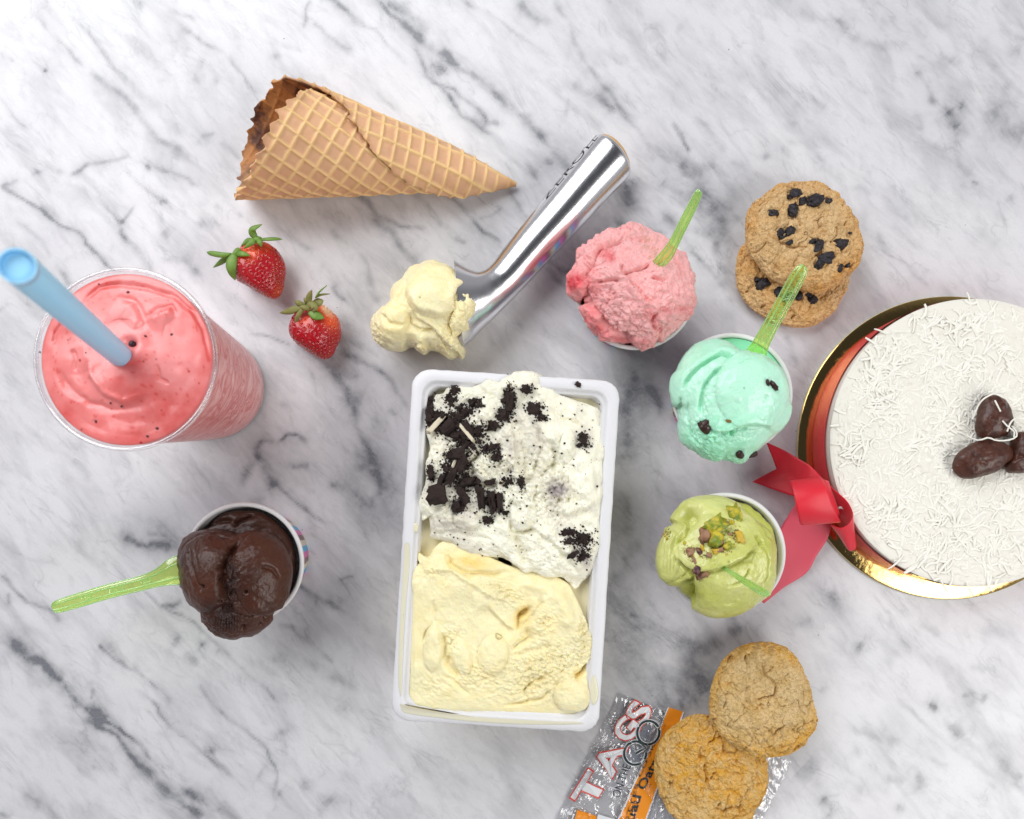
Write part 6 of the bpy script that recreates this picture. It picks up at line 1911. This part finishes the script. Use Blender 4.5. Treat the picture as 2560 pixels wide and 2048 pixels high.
def spoon(label, path, widths, text=None, lift=0.06, tilt=0.0):
    P = smooth_open([(*W(a, b, z_), z_, w_) for (a, b, z_), w_ in zip(path, widths)], 60)
    C = P[:, :3]
    wd = np.clip(P[:, 3], 0.3, None) / PPC * (CAMH - C[:, 2]) / CAMH
    T = np.gradient(C, axis=0)
    T /= np.linalg.norm(T, axis=1)[:, None]
    S = np.cross(T, [0, 0, 1.0])
    S /= np.linalg.norm(S, axis=1)[:, None]
    U = np.cross(S, T)
    if tilt:
        S, U = S * math.cos(tilt) + U * math.sin(tilt), U * math.cos(tilt) - S * math.sin(tilt)
    org = tuple(C[len(C) // 2])
    t = thing("plastic_spoon", label, "spoon", org, "green plastic tasting spoons")
    prof = [(-1, 0), (-.96, .05), (-.5, .05), (.5, .05), (.96, .05), (1, 0), (.96, -.05), (0, -.05), (-.96, -.05)]
    V = np.array([[C[i] + S[i] * wd[i] * a + U[i] * b for a, b in prof] for i in range(len(C))]).reshape(-1, 3)
    V = np.vstack([V, C[0], C[-1]])
    k = len(prof)
    j = np.arange(k)
    tr = np.vstack([np.stack([np.full(k, len(C) * k), (j + 1) % k, j], -1), np.stack([np.full(k, len(C) * k + 1), (len(C) - 1) * k + j, (len(C) - 1) * k + (j + 1) % k], -1)])
    blade = mesh("spoon_blade", V, gridF(len(C), k), m_green, t, org, tris=tr)
    for sg in (-1, 1):
        Pp = C + S * (wd * 0.46 * sg)[:, None] + U * 0.07
        V, F, Tt = tube(Pp[3:-2], 0.05, 6)
        mesh("raised_rib", V, F, m_green2, t, org, tris=Tt)
    for sg in (-1, 1):
        Pp = C + S * (wd * 0.97 * sg)[:, None] + U * 0.02
        V, F, Tt = tube(Pp, 0.045, 6)
        mesh("edge_bead", V, F, m_green2, t, org, tris=Tt)
    if text:
        for s_, f0, sz in text:
            tv, tf = text_verts(s_, sz, 0.012)
            tv[:, 0] *= -1            # moulded on the back, so it reads mirrored
            tv[:, 0] -= tv[:, 0].min()
            tv[:, 1] -= sz * 0.35
            seg = np.cumsum(np.r_[0, np.linalg.norm(np.diff(C, axis=0), axis=1)])
            out = []
            for v in tv:
                d = f0 * seg[-1] + v[0]
                c = np.array([np.interp(d, seg, C[:, q]) for q in range(3)])
                i_ = int(np.clip(np.searchsorted(seg, d), 1, len(C) - 1))
                out.append(c + S[i_] * v[1] + U[i_] * (0.06 + v[2]))
            mesh("moulded_lettering", np.array(out), tf, m_green2, blade, org, smooth=False)
    return t


spoon("green plastic spoon standing in the mint ice cream, handle over the raisin cookies", [(2010, 664, 8.3), (2003, 676, 8.3), (1985, 708, 7.9), (1950, 772, 7.1), (1918, 830, 6.4), (1898, 868, 5.9), (1880, 905, 5.3)], [4, 15, 18.5, 18.5, 19, 22, 34],
      text=[("o", 0.07, .34), ("XOU", 0.22, .40), ("SYCIV", 0.40, .40), ("R", 0.58, .40), ("G", 0.66, .36), ("O", 0.74, .42)])
spoon("green plastic spoon sticking out left from the chocolate ice cream", [(131, 1521, 5.2), (140, 1518, 5.2), (180, 1506, 5.2), (270, 1479, 5.3), (350, 1459, 5.4), (395, 1445, 5.5), (440, 1428, 5.5), (470, 1424, 5.2)], [4, 14, 17, 17.5, 18, 22, 36, 40],
      text=[("XOU", 0.22, .34), ("SYCIV", 0.42, .36), ("RGO", 0.66, .34)])
spoon("green plastic spoon stuck into the pink strawberry ice cream", [(1750, 477, 10.6), (1745, 484, 10.5), (1728, 520, 9.8), (1705, 566, 9.0), (1684, 608, 8.2), (1664, 640, 7.6), (1640, 662, 7.1), (1618, 670, 6.2)], [3, 10, 13, 13.5, 14, 17, 12, 2], tilt=0.5)
spoon("short looking bright green spoon seen end on in the pistachio ice cream", [(1799, 1414, 6.7), (1812, 1422, 7.6), (1840, 1440, 9.6), (1872, 1460, 11.6), (1905, 1480, 13.4), (1924, 1488, 14.2)], [1.5, 3.5, 8, 11, 10, 3], tilt=0.3)

# ================================================================== WRAPPER
c_tl = np.array(W(*zk2([(500, 520)])[0], 0.2))
c_tr = np.array(W(*zk2([(1800, 1040)])[0], 0.2))
c_bl = np.array(W(*zk2([(40, 1430)])[0], 0.2))
eu = c_tr - c_tl
LU = np.linalg.norm(eu)
eu /= LU
ev = (c_bl - c_tl) / np.linalg.norm(c_bl - c_tl)
UVM = np.linalg.inv(np.array([eu, ev]).T)
LV = np.linalg.norm(c_bl - c_tl) * 1.75


def film_z(u, v):
    """film height over the table, u across from the left seam, v down"""
    q = np.stack([u, v, u * 0], -1).reshape(-1, 3)
    base = 0.22 + 0.10 * fbm(q * 0.35, 3, 201).reshape(u.shape)
    cr = np.abs(fbm(q * 0.75 + 5, 3, 205)).reshape(u.shape)
    base = base + 0.22 * np.exp(-(cr / 0.09) ** 2)
    seam = np.clip(1 - u / 2.1, 0, 1) + np.clip((u - (LU - 2.0)) / 1.5, 0, 1)
    fl = np.sin(v * 2.2 + 2.6 * fbm(q * np.array([0.3, 0.8, 1]), 3, 207).reshape(u.shape))
    base = base * (0.5 + 0.5 * seam) + 0.06
    base = base + seam * 0.20 * fl + seam * 0.07 * np.abs(np.sin(u * 9 + 1.5 * fbm(q * np.array([0.4, 0.25, 1]), 2, 209).reshape(u.shape)))
    edge = np.clip(np.minimum(np.minimum(u, LU - u), np.minimum(v, LV - v)) / 0.9, 0, 1)
    return np.clip(0.03 + base * (0.25 + 0.75 * edge), 0.03, 0.6)


def film_pt(u, v, lift=0.0):
    u, v = np.asarray(u, float), np.asarray(v, float)
    return np.stack([c_tl[0] + u * eu[0] + v * ev[0], c_tl[1] + u * eu[1] + v * ev[1], film_z(u, v) + lift], -1)


wrap = thing("snack_wrapper", "torn clear plastic cookie wrapper with orange bands and red outlined lettering", "wrapper", (c_tl[0], c_tl[1], 0))
ow = (c_tl[0], c_tl[1], 0)
m_film = clear_plastic("clear_film", (0.99, 0.99, 0.993), 0.055, 0.06, body=(0.85, 0.85, 0.88), body_w=0.02, fw=0.6,
                       bumpf=lambda m: nd(m.nt, "ShaderNodeBump", {"Height": m.noise(0.8, 2, 0.5, dist=1.6), "Strength": 1.0, "Distance": 0.0022}).outputs[0])
UU, VV = np.meshgrid(np.linspace(0, LU, 260), np.linspace(0, LV, 300))
jag = 0.10 * np.abs(((VV * 3.3) % 1) - 0.5)
PU = film_pt(UU + np.where(UU < 0.01, jag, 0) - np.where(UU > LU - 0.01, jag, 0), VV)
film_ob = mesh("film", PU.reshape(-1, 3), gridF(300, 260, False), m_film, wrap, ow)
PU2 = film_pt(UU[::3, ::3], VV[::3, ::3], 0)
PU2[..., 2] = 0.015 + 0.25 * (PU2[..., 2] - 0.03)
mesh("film_back", PU2.reshape(-1, 3), gridF(PU2.shape[0], PU2.shape[1], False), m_film, wrap, ow)

m_orange = M("orange_print", (0.80, 0.27, 0.015), 0.3).m
m_red = M("red_print", (0.62, 0.06, 0.04), 0.35).m
m_ink = M("black_print", (0.02, 0.035, 0.04), 0.35).m
m_wht = M("white_print", (0.72, 0.74, 0.76), 0.35).m
m_grey = M("grey_print", (0.28, 0.31, 0.38), 0.4).m


def uv_of(zx, zy):
    p = np.array(W(*zk2([(zx, zy)])[0], 0.25)) - c_tl
    q = UVM @ p
    return float(q[0]), float(q[1])


def patch(name, quad, mat, lift=0.012, n=60, m=14):
    q = [np.array(uv_of(*p)) for p in quad]   # tl,tr,br,bl
    s = np.linspace(0, 1, n)[:, None, None]
    r = np.linspace(0, 1, m)[None, :, None]
    G = (q[0] * (1 - r) + q[1] * r) * (1 - s) + (q[3] * (1 - r) + q[2] * r) * s
    P = film_pt(G[..., 0], G[..., 1], lift)
    return mesh(name, P.reshape(-1, 3), gridF(n, m, False), mat, film_ob, ow)


patch("orange_band", [(880, 630), (985, 662), (640, 1640), (420, 1640)], m_orange)
patch("band_edge", [(872, 628), (881, 631), (424, 1640), (410, 1640)], m_wht)
patch("band_edge", [(984, 662), (993, 665), (650, 1640), (638, 1640)], m_wht)
patch("orange_panel", [(195, 1385), (335, 1440), (280, 1640), (90, 1640)], m_orange, n=30)
patch("white_panel", [(345, 1425), (470, 1462), (420, 1640), (290, 1640)], m_wht, n=30, lift=0.006)


def letters(name, s, p0, p1, height, mat, outline=0.0, lift=0.02, slant=0.0, fit=True, fatten=0.0):
    """text running from p0 to p1 (wrapper zoom pixels); height in zoom pixels"""
    tv, tf = text_verts(s, 1.0, outline, fatten)
    if len(tv) == 0:
        return
    a, b = np.array(uv_of(*p0)), np.array(uv_of(*p1))
    d = b - a
    L = np.linalg.norm(d)
    d /= L
    nrm = np.array([-d[1], d[0]])
    # "up" of the letters must point to the upper left of the picture
    up_w = nrm[0] * eu + nrm[1] * ev
    dir_w = d[0] * eu + d[1] * ev
    if dir_w[0] * up_w[1] - dir_w[1] * up_w[0] < 0:
        nrm = -nrm
    x0, x1 = tv[:, 0].min(), tv[:, 0].max()
    sx_ = L / (x1 - x0)
    sy_ = height / 2.994 / PPC / 0.72
    X = (tv[:, 0] - x0) * sx_ + tv[:, 1] * sy_ * slant
    Y = tv[:, 1] * sy_
    uvp = a[None] + d[None] * X[:, None] + nrm[None] * Y[:, None]
    P = film_pt(uvp[:, 0], uvp[:, 1], lift)
    P[:, 2] += tv[:, 2] * 0.2
    return mesh(name, P, tf, mat, film_ob, ow, smooth=False)


for s_, p0, p1, h in (("T", (285, 1385), (430, 1150), 175), ("A", (440, 1165), (570, 910), 175), ("G", (560, 905), (680, 760), 165), ("S", (672, 775), (765, 630), 165)):
    letters("large_letter", s_, p0, p1, h, m_wht, 0, 0.045, fatten=0.045)
    letters("large_letter_outline", s_, p0, p1, h, m_red, 0.016, 0.06, fatten=0.045)
letters("lettering", "ON-THE", (505, 1300), (592, 1062), 62, m_ink, 0.0, 0.06)
# G and O as heavy rings
def ringpath(name, cx, cy, rx, ry, rot, a0, a1, w, mat, lift, extra=None):
    a = np.radians(np.linspace(a0, a1, 60))
    X = cx + rx * np.cos(a) * math.cos(rot) - ry * np.sin(a) * math.sin(rot)
    Y = cy + rx * np.cos(a) * math.sin(rot) + ry * np.sin(a) * math.cos(rot)
    pts = list(zip(X, Y))
    if extra:
        pts += extra
    uvp = np.array([uv_of(*p) for p in pts])
    T = np.gradient(uvp, axis=0)
    T /= np.linalg.norm(T, axis=1)[:, None]
    Nn = np.stack([-T[:, 1], T[:, 0]], -1) * w
    L, R = uvp + Nn, uvp - Nn
    V = np.concatenate([film_pt(L[:, 0], L[:, 1], lift)[:, None], film_pt(R[:, 0], R[:, 1], lift)[:, None]], 1).reshape(-1, 3)
    mesh(name, V, gridF(len(pts), 2, False), mat, film_ob, ow)


for w_, mt, lf in ((0.13, m_wht, 0.075), (0.08, m_ink, 0.10)):
    ringpath("large_letter", 720, 812, 82, 88, 0.3, 0, 360, w_, mt, lf)
    ringpath("large_letter", 622, 965, 82, 88, 0.3, -20, 285, w_, mt, lf, [(700, 925), (655, 950), (625, 968)])
for k in range(9):
    patch("barcode_bar", [(655 + k * 2, 760 + k * 13), (775 + k * 1.5, 775 + k * 13), (775 + k * 1.5, 781 + k * 13), (655 + k * 2, 766 + k * 13)], m_grey, lift=-0.02, n=3, m=10)
for k in range(9):
    patch("barcode_bar", [(550 + k * 2, 915 + k * 13), (680 + k * 1.5, 930 + k * 13), (680 + k * 1.5, 936 + k * 13), (550 + k * 2, 921 + k * 13)], m_grey, lift=-0.02, n=3, m=10)
letters("lettering", "TM/MC", (835, 745), (850, 655), 20, m_ink, 0.0, 0.06)
letters("lettering", "GALETTES", (505, 1690), (648, 1200), 24, m_ink, 0.0, 0.06)
letters("lettering", "COOKIES", (664, 1145), (820, 800), 24, m_ink, 0.0, 0.06)
letters("lettering", "Gruau", (560, 1640), (668, 1290), 62, m_ink, 0.0, 0.07, fatten=0.02)
letters("lettering", "Oatmeal", (690, 1245), (880, 870), 62, m_ink, 0.0, 0.07, fatten=0.02)
SM = ["CONTIENT PRODUITS", "COMMANT 1 MONO", "OAR MUIBOS RAG", "PRODUITS", "O R T", "TOT AV", "SI"]
for k, s_ in enumerate(SM):
    letters("small_print", s_, (690 + k * 34, 1560 + k * 8), (790 + k * 34, 1250 + k * 26), 15, m_grey, 0.0, 0.015)

# ------------------------------------------------------------------ stray specks on the marble
Vs, Fs, n = [], [], 0
tet = np.array([(1, 0, 0), (-.6, .8, 0), (-.6, -.8, 0), (0, 0, .9)], float)
for (a, b, r) in [(1822, 124, .05), (2037, 141, .03), (1630, 1740, .05), (1611, 1705, .04), (1564, 1604, .04), (2413, 563, .04), (1990, 1078, .05), (843, 769, .05), (722, 797, .03), (2046, 1588, .05), (660, 1763, .03), (1538, 1604, .03), (1749, 1710, .03), (305, 1680, .03),
                  (1290, 90, .03), (710, 97, .05), (1530, 265, .04), (1536, 272, .04), (840, 1250, .03), (1700, 1120, .03), (756, 1324, .04), (755, 1327, .03)]:
    x, y = W(a, b, 0)
    Vs.append(tet * r + (x, y, 0.0))
    Fs.append(np.array([(0, 1, 3), (1, 2, 3), (2, 0, 3), (0, 2, 1)]) + n)
    n += 4
tag(mesh("dark_specks", np.vstack(Vs), np.vstack(Fs), m_crumb, smooth=False), None, kind='stuff')
